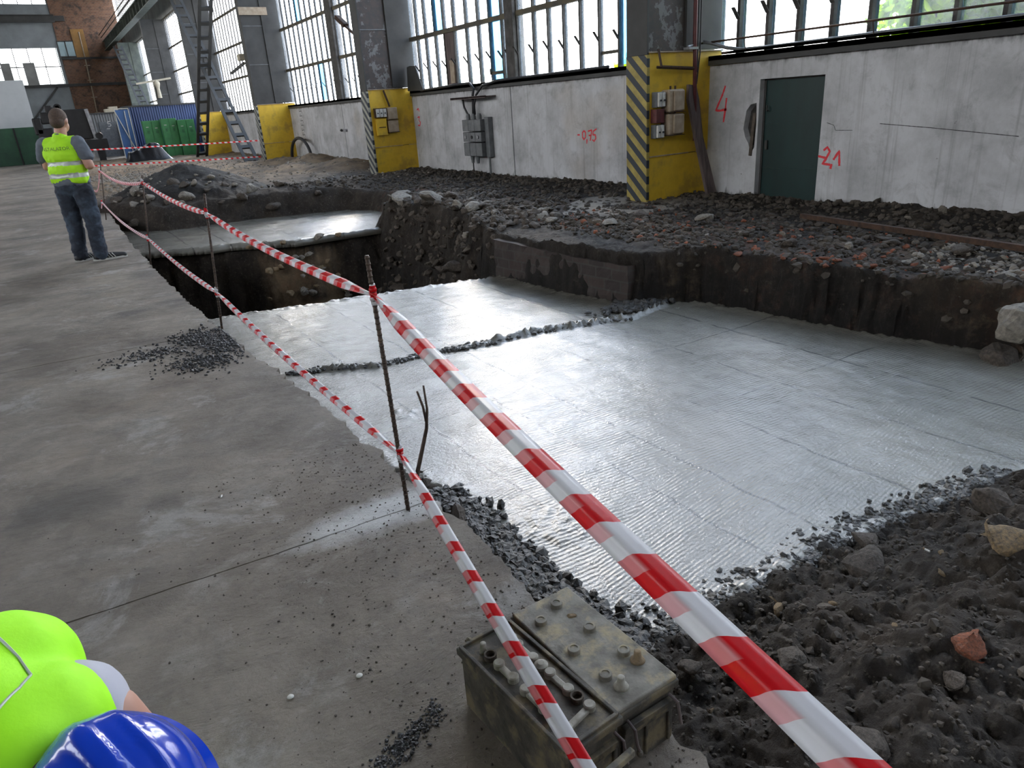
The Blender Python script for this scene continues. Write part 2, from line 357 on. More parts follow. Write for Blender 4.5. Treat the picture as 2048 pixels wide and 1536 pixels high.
M['shirt_grey'] = mat('blue_grey_shirt', (.14, .16, .19), (.10, .115, .14), 8, .9, 0, .2)
M['shirt_white'] = mat('pale_grey_shirt', (.50, .50, .55), (.44, .44, .49), 8, .85, 0, .1)
M['jeans'] = mat('dark_blue_jeans', (.035, .045, .065), (.016, .02, .03), 5, .9, 0, .3, .01, c3=(.06, .085, .12), s3=4)
M['skin'] = mat('skin', (.52, .29, .21), (.44, .23, .165), 9, .55, 0, .1, .003)
M['hair'] = mat('short_brown_hair', (.10, .065, .045), (.055, .038, .03), 60, .8, 0, .6, .004)
M['shoe'] = mat('black_shoe', (.015, .015, .017), (.01, .01, .011), 9, .6, 0, .1)
M['helmet'] = mat('blue_helmet_plastic', (.005, .045, .48), (.004, .038, .42), 3, .18, 0, 0, coat=.6)
M['print'] = mat('dark_print', (.12, .20, .05), (.09, .16, .04), 30, .8, 0, 0)
M['blue_panel'] = None
def corr_mat(name, c, per, depth=.6):
    m, nt, b = base(name)
    t = nt.nodes.new('ShaderNodeTexCoord'); s = nt.nodes.new('ShaderNodeSeparateXYZ'); nt.links.new(t.outputs['Object'], s.inputs[0])
    w = _math(nt, 'SINE', _math(nt, 'MULTIPLY', s.outputs[0], 2 * PI / per))
    n = _noise(nt, _coord(nt), 1.3, 5)
    nt.links.new(_mix(nt, _ramp(nt, n, .35, .7), tuple(x * .7 for x in c), c), b.inputs['Base Color'])
    nt.links.new(_bump(nt, w, depth, .03), b.inputs['Normal']); b.inputs['Roughness'].default_value = .55; return m
M['blue_panel'] = corr_mat('blue_corrugated_sheet', (.035, .07, .20), .12)
M['grey_panel'] = corr_mat('grey_corrugated_sheet', (.17, .18, .185), .14)
M['door_blue'] = mat('blue_door_paint', (.06, .14, .34), (.045, .11, .27), 1, .5, 0, .05)
M['cig'] = M['white_plastic']

# ------------------------------------------------------------ mesh helpers
class MB:
    def __init__(s): s.v = []; s.f = []; s.uv = {}
    def add(s, vs, fs):
        o = len(s.v); s.v += [tuple(x) for x in vs]; s.f += [tuple(i + o for i in f) for f in fs]; return s
    def box(s, x0, x1, y0, y1, z0, z1):
        x0, x1 = min(x0, x1), max(x0, x1); y0, y1 = min(y0, y1), max(y0, y1); z0, z1 = min(z0, z1), max(z0, z1)
        return s.add([(x0, y0, z0), (x1, y0, z0), (x1, y1, z0), (x0, y1, z0), (x0, y0, z1), (x1, y0, z1), (x1, y1, z1), (x0, y1, z1)],
                     [(0, 3, 2, 1), (4, 5, 6, 7), (0, 1, 5, 4), (1, 2, 6, 5), (2, 3, 7, 6), (3, 0, 4, 7)])
    def obox(s, c, size, mtx):
        vs = []
        for dx, dy, dz in ((-1, -1, -1), (1, -1, -1), (1, 1, -1), (-1, 1, -1), (-1, -1, 1), (1, -1, 1), (1, 1, 1), (-1, 1, 1)):
            vs.append(Vector(c) + mtx @ Vector((dx * size[0] / 2, dy * size[1] / 2, dz * size[2] / 2)))
        return s.add(vs, [(0, 3, 2, 1), (4, 5, 6, 7), (0, 1, 5, 4), (1, 2, 6, 5), (2, 3, 7, 6), (3, 0, 4, 7)])
    def bar(s, a, b, w, h=None, upv=(0, 0, 1)):
        a, b = Vector(a), Vector(b); d = (b - a); L = d.length; d.normalize(); u = Vector(upv)
        if abs(d.dot(u)) > .98: u = Vector((1, 0, 0))
        r = d.cross(u).normalized(); u = r.cross(d)
        return s.obox((a + b) / 2, (w, L, h or w), Matrix((r, d, u)).transposed())
    def tube(s, pts, r, n=8, caps=True):
        pts = [Vector(p) for p in pts]; rs = r if isinstance(r, (list, tuple)) else [r] * len(pts)
        o = len(s.v); prev = None
        for i, p in enumerate(pts):
            t = (pts[min(i + 1, len(pts) - 1)] - pts[max(i - 1, 0)]).normalized()
            if prev is None:
                a = Vector((0, 0, 1)) if abs(t.z) < .9 else Vector((1, 0, 0)); u = t.cross(a).normalized()
            else: u = (prev - t * prev.dot(t)).normalized()
            prev = u; w = t.cross(u)
            for k in range(n):
                an = 2 * PI * k / n; s.v.append(tuple(p + (u * math.cos(an) + w * math.sin(an)) * rs[i]))
        for i in range(len(pts) - 1):
            for k in range(n):
                s.f.append((o + i * n + k, o + i * n + (k + 1) % n, o + (i + 1) * n + (k + 1) % n, o + (i + 1) * n + k))
        if caps:
            s.f.append(tuple(o + k for k in reversed(range(n)))); s.f.append(tuple(o + (len(pts) - 1) * n + k for k in range(n)))
        return s
    def lathe(s, prof, c=(0, 0, 0), n=20, mtx=None):
        o = len(s.v); c = Vector(c); mtx = mtx or Matrix.Identity(3)
        for r, z in prof:
            for k in range(n):
                an = 2 * PI * k / n; s.v.append(tuple(c + mtx @ Vector((r * math.cos(an), r * math.sin(an), z))))
        for i in range(len(prof) - 1):
            for k in range(n):
                s.f.append((o + i * n + k, o + i * n + (k + 1) % n, o + (i + 1) * n + (k + 1) % n, o + (i + 1) * n + k))
        s.f.append(tuple(o + k for k in reversed(range(n)))); s.f.append(tuple(o + (len(prof) - 1) * n + k for k in range(n)))
        return s
    def prism(s, poly, z0, z1):
        n = len(poly); o = len(s.v)
        s.v += [(x, y, z0) for x, y in poly] + [(x, y, z1) for x, y in poly]
        s.f.append(tuple(o + i for i in reversed(range(n)))); s.f.append(tuple(o + n + i for i in range(n)))
        for i in range(n): s.f.append((o + i, o + (i + 1) % n, o + n + (i + 1) % n, o + n + i))
        return s
    def mesh(s, name):
        me = bpy.data.meshes.new(name); me.from_pydata(s.v, [], s.f); me.update(); return me
    def build(s, name, material, parent=None, smooth=False, bevel=0, loc=None, segs=2):
        me = s.mesh(name); return link(name, me, material, parent, smooth, bevel, loc, segs)
def link(name, me, material, parent=None, smooth=False, bevel=0, loc=None, segs=2):
    bm = bmesh.new(); bm.from_mesh(me)
    bmesh.ops.recalc_face_normals(bm, faces=bm.faces); bm.to_mesh(me); bm.free()
    me.materials.append(material)
    o = bpy.data.objects.new(name, me); COL.objects.link(o)
    if parent is not None: o.parent = parent
    if loc is not None: o.location = loc
    if smooth:
        for p in me.polygons: p.use_smooth = True
    if bevel:
        b = o.modifiers.new('bevel', 'BEVEL'); b.width = bevel; b.segments = segs; b.limit_method = 'ANGLE'
    return o
def empty(name, loc=(0, 0, 0), rz=0, label=None, cat=None, group=None, kind=None):
    o = bpy.data.objects.new(name, None); COL.objects.link(o); o.location = loc; o.rotation_euler = (0, 0, rz)
    o.empty_display_size = .1
    return tag(o, label, cat, group, kind)
def tag(o, label=None, cat=None, group=None, kind=None):
    if label: o['label'] = label
    if cat: o['category'] = cat
    if group: o['group'] = group
    if kind: o['kind'] = kind
    return o
def struct(o): o['kind'] = 'structure'; return o
def copy_tree(root, loc, rz=0, label=None, group=None):
    r = root.copy(); COL.objects.link(r); r.location = loc; r.rotation_euler = (0, 0, rz)
    if label: r['label'] = label
    if group: r['group'] = group
    for ch in list(root.children):
        c = ch.copy(); COL.objects.link(c); c.parent = r
        for g in list(ch.children):
            d = g.copy(); COL.objects.link(d); d.parent = c
    return r
def stroke_mesh(mb, pts, w, frame, depth=.002):
    """flat painted stroke; pts in the (u,v) plane of frame (origin, U, V, N)"""
    O, U, V, N = frame
    pp = [Vector(p) for p in pts]
    # resample
    q = []
    for i in range(len(pp) - 1):
        k = max(1, int((pp[i + 1] - pp[i]).length / .02))
        q += [pp[i].lerp(pp[i + 1], j / k) for j in range(k)]
    q.append(pp[-1]); o = len(mb.v)
    for i, p in enumerate(q):
        t = (q[min(i + 1, len(q) - 1)] - q[max(i - 1, 0)]).normalized(); n = Vector((-t.y, t.x))
        ww = w * (.8 + .4 * random.random()) / 2
        for sg in (-1, 1):
            a = p + n * ww * sg
            for dd in (0, depth): mb.v.append(tuple(O + U * a.x + V * a.y + N * dd))
    for i in range(len(q) - 1):
        a = o + i * 4; b = a + 4
        mb.f += [(a + 1, a + 3, b + 3, b + 1), (a, b, b + 2, a + 2), (a, a + 1, b + 1, b), (a + 2, b + 2, b + 3, a + 3)]
    mb.f += [(o, o + 2, o + 3, o + 1), (o + 4 * (len(q) - 1), o + 4 * (len(q) - 1) + 1, o + 4 * (len(q) - 1) + 3, o + 4 * (len(q) - 1) + 2)]

# numpy perlin noise
_r = np.random.RandomState(3); _P = np.concatenate([_r.permutation(256)] * 3); _G = _r.uniform(0, 2 * PI, 256); _GX, _GY = np.cos(_G), np.sin(_G)
def pn(x, y, seed=0):
    x = np.asarray(x, float) + seed * 17.3; y = np.asarray(y, float) + seed * 9.7
    xi = np.floor(x).astype(int); yi = np.floor(y).astype(int); xf = x - xi; yf = y - yi
    u = xf * xf * xf * (xf * (xf * 6 - 15) + 10); v = yf * yf * yf * (yf * (yf * 6 - 15) + 10)
    def g(ix, iy, dx, dy):
        h = _P[_P[ix & 255] + (iy & 255)]; return _GX[h] * dx + _GY[h] * dy
    a = g(xi, yi, xf, yf); b = g(xi + 1, yi, xf - 1, yf); c = g(xi, yi + 1, xf, yf - 1); d = g(xi + 1, yi + 1, xf - 1, yf - 1)
    return (a + u * (b - a)) + v * ((c + u * (d - c)) - (a + u * (b - a)))
def fbm(x, y, f, oct=5, seed=0, gain=.5):
    r = 0; a = 1.0
    for k in range(oct): r = r + a * pn(x * f, y * f, seed + k); f *= 2.03; a *= gain
    return r
def lumps(x, y, f, seed=0):
    """rounded clods: inverted ridges"""
    r = 0; a = 1.0
    for k in range(4): r = r + a * np.abs(pn(x * f, y * f, seed + k)) * 2; f *= 2.1; a *= .5
    return r
def sdpoly(px, py, poly):
    """signed distance, positive inside"""
    px = np.asarray(px, float); py = np.asarray(py, float); d = np.full(px.shape, 1e9); ins = np.zeros(px.shape, bool)
    n = len(poly)
    for i in range(n):
        ax, ay = poly[i]; bx, by = poly[(i + 1) % n]; ex, ey = bx - ax, by - ay; wx, wy = px - ax, py - ay
        t = np.clip((wx * ex + wy * ey) / (ex * ex + ey * ey), 0, 1); d = np.minimum(d, (wx - ex * t) ** 2 + (wy - ey * t) ** 2)
        if ay != by:
            c = ((ay > py) != (by > py)) & (px < ex * (py - ay) / (by - ay) + ax); ins ^= c
    d = np.sqrt(d); return np.where(ins, d, -d)
def sstep(a, b, x): t = np.clip((x - a) / (b - a), 0, 1); return t * t * (3 - 2 * t)

# ------------------------------------------------------------ ground with its excavations
SLAB_NEAR = [(.6, 1.30), (1.15, 1.45), (1.55, 1.60), (2.62, 1.60), (3.80, 1.42), (6.2, 1.0), (5.75, 2.2), (5.42, 3.68), (5.28, 4.95), (4.95, 5.15),
             (4.72, 5.30), (4.55, 6.3), (4.47, 7.5), (3.9, 7.62), (2.6, 7.9), (1.32, 8.12), (.6, 8.3)]
SLAB_SHAPE = [(1.22, 1.45)] + SLAB_NEAR[2:] + [(.6, 4.1), (1.24, 3.85), (1.34, 3.5), (1.45, 3.15), (1.45, 2.6), (1.42, 2.2), (1.38, 1.8)]
PIT = [(.6, 8.0), (1.3, 7.9), (4.45, 7.3), (4.62, 8.2), (4.95, 9.5), (4.9, 10.6), (4.75, 11.9), (3.4, 11.9), (1.12, 12.95), (.6, 13.2)]
SLAB_FAR = [(.6, 13.1), (1.12, 12.96), (3.35, 11.9), (4.75, 11.85), (5.35, 12.3), (5.8, 13.4), (5.72, 14.2), (5.2, 15.05), (3.55, 15.5), (1.8, 15.55), (.95, 16.6), (.6, 16.8)]
CUT_NEAR = [(.6, 1.30)] + SLAB_NEAR[1:-5] + [(4.47, 7.5), (4.5, 8.1), (3.9, 8.4), (1.3, 8.9), (.6, 9.0)]
CUT_FAR = [(.6, 12.3), (1.1, 12.1), (3.35, 11.2), (4.6, 11.2), (4.85, 11.9)] + SLAB_FAR[4:]
ZN, ZF = -.45, -.35
def H(x, y, parts=False):
    wx = x + .05 * pn(x * 2.5, y * 2.5, 1) + .03 * pn(x * 9, y * 9, 2); wy = y + .05 * pn(x * 2.5, y * 2.5, 3) + .03 * pn(x * 9, y * 9, 4)
    h = .02 + .05 * fbm(x, y, .7, 3, 5) + .035 * lumps(x, y, 2.2, 6) + .018 * lumps(x, y, 9, 8)
    # bank beside the hall wall and column pad
    h = h + .05 * sstep(7.4, 8.3, x) * (1 + pn(x * 2, y * .8, 11))
    # foreground bank
    fg = ((y < 1.92) & (x < 6.1)) * 1.0
    dn = -sdpoly(wx, wy, SLAB_NEAR)
    h = np.where(fg > 0, h * (1 - fg) + fg * (-.47 + .36 * sstep(-.02, .95, dn) + .05 * lumps(x, y, 3.2, 21) + .028 * lumps(x, y, 11, 25) + .05 * fbm(x, y, 1.7, 3, 31)), h)
    # dark mound
    dm = np.sqrt(((x - 2.72) / 1.75) ** 2 + ((y - 18.0) / 2.3) ** 2) + .06 * pn(x * 1.5, y * 1.5, 15)
    mound = .70 * np.clip(1 - dm, 0, 1) ** .85
    h = h + mound * (1 + .1 * pn(x * 5, y * 5, 16))
    # sand heaps along the wall beyond the second column
    for (cx, cy, rx, ry, hh) in ((7.5, 21.3, 1.2, 1.3, .30), (7.6, 24.4, 1.1, 1.2, .33), (6.6, 22.8, 1.0, 1.3, .2), (7.4, 27.0, 1.0, 1.2, .22), (5.2, 25, 1.6, 2.0, .12), (1.5, 23.0, 1.2, 2.5, .15)):
        d = np.sqrt(((x - cx) / rx) ** 2 + ((y - cy) / ry) ** 2); h = h + hh * np.clip(1 - d, 0, 1)
    # rim beyond the far slab
    h = h + .10 * np.exp(-((y - 16.4 + .25 * (x - 2)) / .5) ** 2) * (x < 6) + .12 * np.exp(-(((x - 5.3) / .6) ** 2 + ((y - 10.2) / 1.6) ** 2))
    # cut the excavations
    d1 = sdpoly(wx, wy, CUT_NEAR); dp = sdpoly(wx, wy, PIT); df = sdpoly(wx, wy, CUT_FAR)
    steep = np.where(y < 1.9, .30, .11)
    s1 = sstep(-.06, steep - .06 + .05 * np.abs(pn(x * 6, y * 6, 18)), d1) * (y > 1.0)
    h = h * (1 - s1) + s1 * (-.60 + .07 * sstep(1.6, 1.35, x) * lumps(x, y, 5, 33))
    s2 = sstep(-.08, .30, df + .05 * pn(x * 4, y * 4, 19)); h = h * (1 - s2) + s2 * (-.47)
    w3 = .30 + .5 * sstep(4.0, 4.6, x)
    s3 = np.clip((dp + .02 + .12 * pn(x * 3, y * 3, 20)) / w3, 0, 1)
    h = h * (1 - s3) + s3 * (-2.3) + .10 * s3 * (1 - s3) * 4 * pn(x * 7, y * 7, 23)
    # no soil under the kept floor
    h = np.where((x < .93) & (y < 16.5), np.minimum(h, -.25), h)
    h = np.where((x < 1.10) & (y < 1.35), np.minimum(h, -.18), h)
    if not parts: return h
    sand = np.clip(sstep(17.5, 22, y + 1.2 * pn(x * .6, y * .4, 40)) * .85 * (1 - sstep(.02, .15, mound)), 0, 1)
    sand = np.maximum(sand, .95 * sstep(.75, .35, np.abs(x - 3.3)) * (s3 > .05) * sstep(10.2, 10.9, y) )
    sand = np.maximum(sand, .42 * sstep(.5, 1.0, fbm(x, y, .9, 3, 44) * 1.5 + .45) * (x > 4.4) * (y < 9))
    sand = np.maximum(sand, .55 * fg * sstep(2.0, 3.1, x) * sstep(1.15, .6, y))
    brick = np.clip((x > 4.6) * (y < 14) * (.5 + .9 * fbm(x, y, .8, 3, 50)), 0, 1) * (x < 7.6) * (x > 5.3) * .28
    brick = np.maximum(brick, .5 * s3 * sstep(.5, .2, np.abs(x - 3.1)) )
    black = np.clip(sstep(.03, .12, mound) + .95 * sstep(-.12, .03, d1) + .7 * np.clip(dp * 3, 0, 1) * (np.abs(x - 3.3) > .7) + .7 * sstep(6.3, 7.4, x + .5 * pn(x, y, 107)) * (y < 16), 0, 1)  # dark mound and wall-side soil; trench and pit shade painted into the colour
    return h, sand, brick, black

def grid(x0, x1, y0, y1, step, keep=None):
    nx = int(round((x1 - x0) / step)) + 1; ny = int(round((y1 - y0) / step)) + 1
    X, Y = np.meshgrid(np.linspace(x0, x1, nx), np.linspace(y0, y1, ny)); idx = np.arange(nx * ny).reshape(ny, nx)
    F = np.stack([idx[:-1, :-1], idx[:-1, 1:], idx[1:, 1:], idx[1:, :-1]], -1).reshape(-1, 4)
    return X.ravel(), Y.ravel(), F
def np_mesh(name, V, F, attrs=None):
    me = bpy.data.meshes.new(name); me.vertices.add(len(V)); me.vertices.foreach_set('co', np.asarray(V, 'f').ravel())
    me.loops.add(F.size); me.loops.foreach_set('vertex_index', F.astype('i').ravel())
    me.polygons.add(len(F)); me.polygons.foreach_set('loop_start', (np.arange(len(F)) * F.shape[1]).astype('i'))
    me.polygons.foreach_set('use_smooth', np.ones(len(F), bool))
    me.update(calc_edges=True)
    for k, a in (attrs or {}).items():
        at = me.attributes.new(k, 'FLOAT', 'POINT'); at.data.foreach_set('value', a.astype('f'))
    return me
def np_link(name, me, material, parent=None):
    me.materials.append(material); o = bpy.data.objects.new(name, me); COL.objects.link(o)
    if parent: o.parent = parent
    return o
Vs, Fs, A1, A2, A3 = [], [], [], [], []; off = 0
for (x0, x1, y0, y1, st) in ((.9, 4.62, -.6, 1.92, .013), (4.6, 8.45, -.9, 8.02, .026), (.6, 4.62, 1.9, 8.02, .035), (.6, 8.45, 8.0, 17.0, .04), (.6, 8.45, 16.98, 45.0, .085)):
    X, Y, F = grid(x0, x1, y0, y1, st); h, sa, br, bl = H(X, Y, True)
    
    if x0 > .9 or y0 > 0:                       # ragged, undercut faces on the cut sides
        gx = 1.0 * ((h < -.05) & (h > -.585)) * (sdpoly(X, Y, CUT_NEAR) > -.15) * (x0 > 4) + 1.0 * (h < -.05) * (sdpoly(X, Y, PIT) > -.1) * (y0 > 7)
        X = X + gx * (.055 * lumps(Y, h, 3.2, 101) - .04 + .022 * lumps(Y, h, 9, 103)); Y = Y + gx * .05 * fbm(X, h, 5, 3, 105)
    Vs.append(np.stack([X, Y, h], 1)); Fs.append(F + off); off += len(X); A1.append(sa); A2.append(br); A3.append(bl)
g_me = np_mesh('ground', np.concatenate(Vs), np.concatenate(Fs), {'sand': np.concatenate(A1), 'brick': np.concatenate(A2), 'black': np.concatenate(A3)})
struct(np_link('ground', g_me, M['soil']))
def Hs(x, y): return float(H(np.array([x]), np.array([y]))[0])

RIDGE = [(1.30, 5.74), (1.6, 5.62), (1.97, 5.40), (2.5, 5.38), (2.89, 5.28), (3.42, 5.26), (4.04, 5.08), (4.36, 4.97), (4.9, 5.05)]
def ridge_d(x, y):
    d = np.full(x.shape, 9.0)
    for i in range(len(RIDGE) - 1):
        ax, ay = RIDGE[i]; bx, by = RIDGE[i + 1]; ex, ey = bx - ax, by - ay; t = np.clip(((x - ax) * ex + (y - ay) * ey) / (ex * ex + ey * ey), 0, 1)
        d = np.minimum(d, np.hypot(x - ax - ex * t, y - ay - ey * t))
    return d
def slab(name, poly, z, st, ridge, label):
    xs = [p[0] for p in poly]; ys = [p[1] for p in poly]
    X, Y, F = grid(min(xs), max(xs), min(ys), max(ys), st)
    d = sdpoly(X, Y, poly) + (.05 if ridge else .13) * fbm(X, Y, 3 if ridge else 1.5, 3, 60)
    keep = (d > -.07); fk = keep[F].all(1); F = F[fk]
    h = z + .010 * fbm(X, Y, .9, 3, 61) + .004 * fbm(X, Y, 6, 3, 62) - .05 * sstep(.05, -.08, d) + .02 * lumps(X, Y, 8, 63) * sstep(.16, .0, d)
    if ridge:
        rd = ridge_d(X, Y); w = .035 + .045 * np.clip(pn(X * 1.3, Y * 1.3, 64) + .5, 0, 1)
        h = h + sstep(w, 0, rd) * (.012 + .05 * lumps(X, Y, 14, 65)) * np.clip(.7 + 1.3 * pn(X * 1.1, X * 0 + 3.3, 66), .15, 1)
        h = h - .007 * (Y > np.interp(X, [r[0] for r in RIDGE], [r[1] for r in RIDGE]))
        rough = sstep(.35, .0, np.hypot((X - 1.7) / 1.5, Y - 2.55) ) + sstep(.3, 0, np.hypot((X - 1.75), (Y - 4.35) * 1.5))
        h = h + rough * .014 * lumps(X, Y, 16, 70)
    used = np.unique(F); mp = -np.ones(len(X), int); mp[used] = np.arange(len(used)); F = mp[F]
    V = np.stack([X[used], Y[used], h[used]], 1); n = len(V)
    # closed underside so the pour has thickness
    B = V.copy(); B[:, 2] = z - (.16 if ridge else .10)
    ed = {}
    for a, b in ((0, 1), (1, 2), (2, 3), (3, 0)):
        for p, q in zip(F[:, a].tolist(), F[:, b].tolist()):
            if (q, p) in ed: del ed[(q, p)]
            else: ed[(p, q)] = 1
    side = np.array([(q, p, p + n, q + n) for (p, q) in ed]); bot = F[:, ::-1] + n
    me = np_mesh(name, np.concatenate([V, B]), np.concatenate([F, side, bot]))
    o = np_link(name, me, M['wet']); tag(o, label, 'concrete slab'); return o
slab('wet_concrete_slab', SLAB_SHAPE, ZN, .02, True, 'large near slab of wet freshly poured concrete reflecting the windows')
slab('wet_concrete_slab', SLAB_FAR, ZF, .04, False, 'smaller far slab of wet concrete beyond the deep pit')

# kept concrete floor, cast in bays with open joints
EDGE = [(.99, .60), (1.0, .9), (1.04, 1.3), (1.05, 1.64), (1.05, 2.05), (1.04, 2.65), (1.02, 3.41), (.98, 4.5), (.90, 5.75), (.85, 7.5), (.83, 9.48), (.85, 12), (.93, 16.3), (.98, 20.0)]
def ex(y):
    b = float(np.interp(y, [e[1] for e in EDGE], [e[0] for e in EDGE]))
    return b + .045 * float(pn(y * 2.1, 0.3, 80)) + .050 * float(pn(y * 7, 1.3, 81)) + .030 * float(pn(y * 22, 2.3, 82))
fm = MB()
JO = [-8.0, 2.47, 5.85, 9.75, 20.0]
def jy(x, k): return JO[k] + (.0 if k in (0, 4) else -.035 * x + .035 * float(pn(x * 1.1, k * 3.7, 83)) + .008 * float(pn(x * 9, k * 1.7, 84)))
for k in range(4):
    g = .007
    xs = np.linspace(-11.9, -1, 30).tolist() + np.linspace(-.95, 1.0, 80).tolist()
    lo = [(x, jy(x, k) + g * (.4 + .9 * abs(float(pn(x * 6, 1.1, 85)))) ) for x in xs]; hi = [(x, jy(x, k + 1) - g * .5) for x in xs]
    y0 = lo[-1][1]; y1 = hi[-1][1]
    ys = np.arange(y0, y1, .03) if k < 3 else np.arange(y0, y1, .06)
    if k == 0: ys = np.concatenate([[y0, 0, .3, .6], np.arange(.63, y1, .02)])
    ed = [(ex(max(y, .6)) if y > .6 else 1.0, y) for y in ys]
    lo = [p for p in lo if p[0] < ed[0][0] - .02]; hi = [p for p in hi if p[0] < ed[-1][0] - .02]
    fm.prism(lo + ed + hi[::-1], -.22, 0)
fm.box(-11.9, .62, 19.98, 73, -.22, 0); fm.box(.62, 8.4, 44.9, 73, -.22, 0.0)
struct(fm.build('floor', M['floor']))
sb = MB().box(-12, .75, -8, 20, -.3, -.006); struct(sb.build('floor_subbase', mat('joint_dirt', (.03, .027, .024), (.018, .016, .014), 9, .95)))
struct(MB().box(-60, 60, -40, 130, -3.0, -2.6).build('ground_deep', M['soil']))

# ------------------------------------------------------------ hall shell
XW = 8.4; SILL = 1.90; WTOP = 7.5; HALL_H = 12.6
wb = MB()
def wall_piece(mb, y0, y1, z0=-.55, z1=SILL): mb.box(XW, XW + .28, y0, y1, z0, z1)
# low wall of cast panels; the door opening sits between y 5.98 and 7.02
DY0, DY1, DZ = 5.98, 6.96, 1.60
for a, b in ((-8, DY0), (8.2, 13.16), (13.20, 18.1), (18.1, 22.98), (23.02, 28.7), (28.7, 39.6), (39.6, 51.9), (51.9, 73)): wall_piece(wb, a, b)
wb.box(XW, XW + .28, DY0, DY1, DZ, SILL); wb.box(XW + .1, XW + .28, DY0, DY1, -.55, -.02)
# knocked-out plaster beside the door: boolean hole
hole = MB(); rr = random.Random(5)
hp = [(7.19, 1.10), (7.17, 1.22), (7.10, 1.30), (7.00, 1.32), (6.985, 1.05), (7.0, .72), (7.06, .64), (7.11, .78), (7.17, .86), (7.21, .98)]
n = len(hp); hole.v = [(XW - .05, a, b) for a, b in hp] + [(XW + .10, a * .9 + .1 * 7.08, b * .9 + .1 * 1.0) for a, b in hp]
hole.f = [tuple(range(n)), tuple(reversed(range(n, 2 * n)))] + [(i, i + n, (i + 1) % n + n, (i + 1) % n) for i in range(n)]
ho = hole.build('cutter', M['wall'])
pb = MB(); wall_piece(pb, DY1, 8.2); po = pb.build('panel', M['wall'])
bmod = po.modifiers.new('hole', 'BOOLEAN'); bmod.object = ho; bmod.operation = 'DIFFERENCE'; bmod.solver = 'EXACT'
bpy.context.view_layer.update(); dg = bpy.context.evaluated_depsgraph_get()
nm = bpy.data.meshes.new_from_object(po.evaluated_get(dg))
wb.add([tuple(v.co) for v in nm.vertices], [tuple(f.vertices) for f in nm.polygons])
bpy.data.objects.remove(ho); bpy.data.objects.remove(po)
wall = struct(wb.build('wall_right', M['wall']))
M['dark_cavity'] = mat('broken_plaster', (.055, .05, .045), (.025, .022, .02), 14, .95, 0, .8, .02)
cv = MB(); cv.v = [(XW + .085 + .015 * rr.random(), a, b) for a, b in hp] + [(XW + .04, 7.09, .98)]
cv.f = [(i, (i + 1) % n, n) for i in range(n)]
cv.build('broken_plaster', M['dark_cavity'], wall)
lip = MB(); lip.bar((XW - .004, 7.06, .62), (XW - .004, 7.02, 1.18), .05, .02, (1, 0, 0)); lip.build('loose_render', M['stone'], wall, bevel=.006)

# upper wall above the windows, other walls and roof
struct(MB().box(XW, XW + .3, -8, 73, WTOP, 8.5).box(XW, XW + .3, -8, 73, 11.9, HALL_H).build('wall_upper_right', M['plaster_grey']))
cw = struct(empty('window_7', (XW + .16, 0, 8.5))); f = MB()
for y in np.arange(-7.8, 72.5, .55): f.box(-.075, -.02, y - .024, y + .024, 0, 3.4)
for z in (0.02, 1.65, 3.36): f.box(-.085, .0, -8, 72.6, z - .04, z + .04)
f.build('glazing_bars', M['frame'], cw); f = MB()
for y in np.arange(-7.5, 72.0, 1.1): f.box(-.045, -.039, y - .52, y + .52, .06, 3.32)
f.build('panes', M['glass'], cw)
EX = 72.6
def wall_with_openings(name, axis, c0, c1, a0, a1, z0, z1, openings, material):
    mb = MB(); ops = sorted(openings)
    def bx(p, q, zz0, zz1):
        if q - p < 1e-4 or zz1 - zz0 < 1e-4: return
        if axis == 'x': mb.box(p, q, c0, c1, zz0, zz1)
        else: mb.box(c0, c1, p, q, zz0, zz1)
    cuts = sorted(set([a0, a1] + [o[0] for o in ops] + [o[1] for o in ops]))
    for p, q in zip(cuts[:-1], cuts[1:]):
        zz = z0
        for o in sorted([o for o in ops if o[0] <= p + 1e-6 and o[1] >= q - 1e-6], key=lambda o: o[2]):
            bx(p, q, zz, o[2]); zz = o[3]
        bx(p, q, zz, z1)
    return struct(mb.build(name, material))
wall_with_openings('wall_end', 'x', EX, EX + .3, -12, 3.75, 0, HALL_H, [(-9.5, 3.55, 5.25, 7.9), (-4, 3.7, 11.0, 12.3)], M['clad_grey'])
struct(MB().box(3.75, XW, EX - .1, EX + .3, -.2, HALL_H).build('wall_end_brick', M['brick_far']))
wall_with_openings('wall_left', 'y', -12.3, -12, -8, 73, -.2, HALL_H, [(y, y + 8.8, 4.6, 8.3) for y in (-7, 3, 13, 24, 35, 47)], M['plaster_grey'])
struct(MB().box(-12, XW, -8.3, -8, -.3, HALL_H).build('wall_near', M['plaster_grey']))
struct(MB().box(-12.3, XW + .3, -8.3, 73, HALL_H, HALL_H + .2).build('ceiling', M['roof']))

# end wall glazing
ew = empty('window_9', (0, EX + .1, 0)); struct(ew)
f = MB(); 
for i in range(14): x = -9.5 + i * 1.0; f.box(x - .03, x + .03, -.05, .05, 5.25, 7.9)
f.box(-9.5, 3.55, -.05, .05, 6.5, 6.57); f.build('glazing_bars', M['frame'], ew)
MB().box(-9.5, 3.55, -.01, .01, 5.25, 7.9).build('panes', M['glass'], ew)
f = MB()
for i in range(9): x = -4 + i * .96; f.box(x - .03, x + .03, -.05, .05, 11.0, 12.3)
f.build('glazing_bars', M['frame'], ew); MB().box(-4, 3.7, -.01, .01, 11.0, 12.3).build('panes', M['glass'], ew)
MB().box(3.72, 4.78, -.30, -.22, 7.25, 8.3).build('pale_blue_pane', mat('pale_blue_glass', (.42, .55, .58), (.33, .45, .48), 1, .3, 0, 0), ew)
f = MB(); f.box(4.2, 4.27, -.34, -.21, 7.2, 8.35); f.box(3.68, 4.82, -.34, -.21, 7.18, 7.25); f.box(3.68, 4.82, -.34, -.21, 8.3, 8.37); f.build('pane_frame', M['frame'], ew)
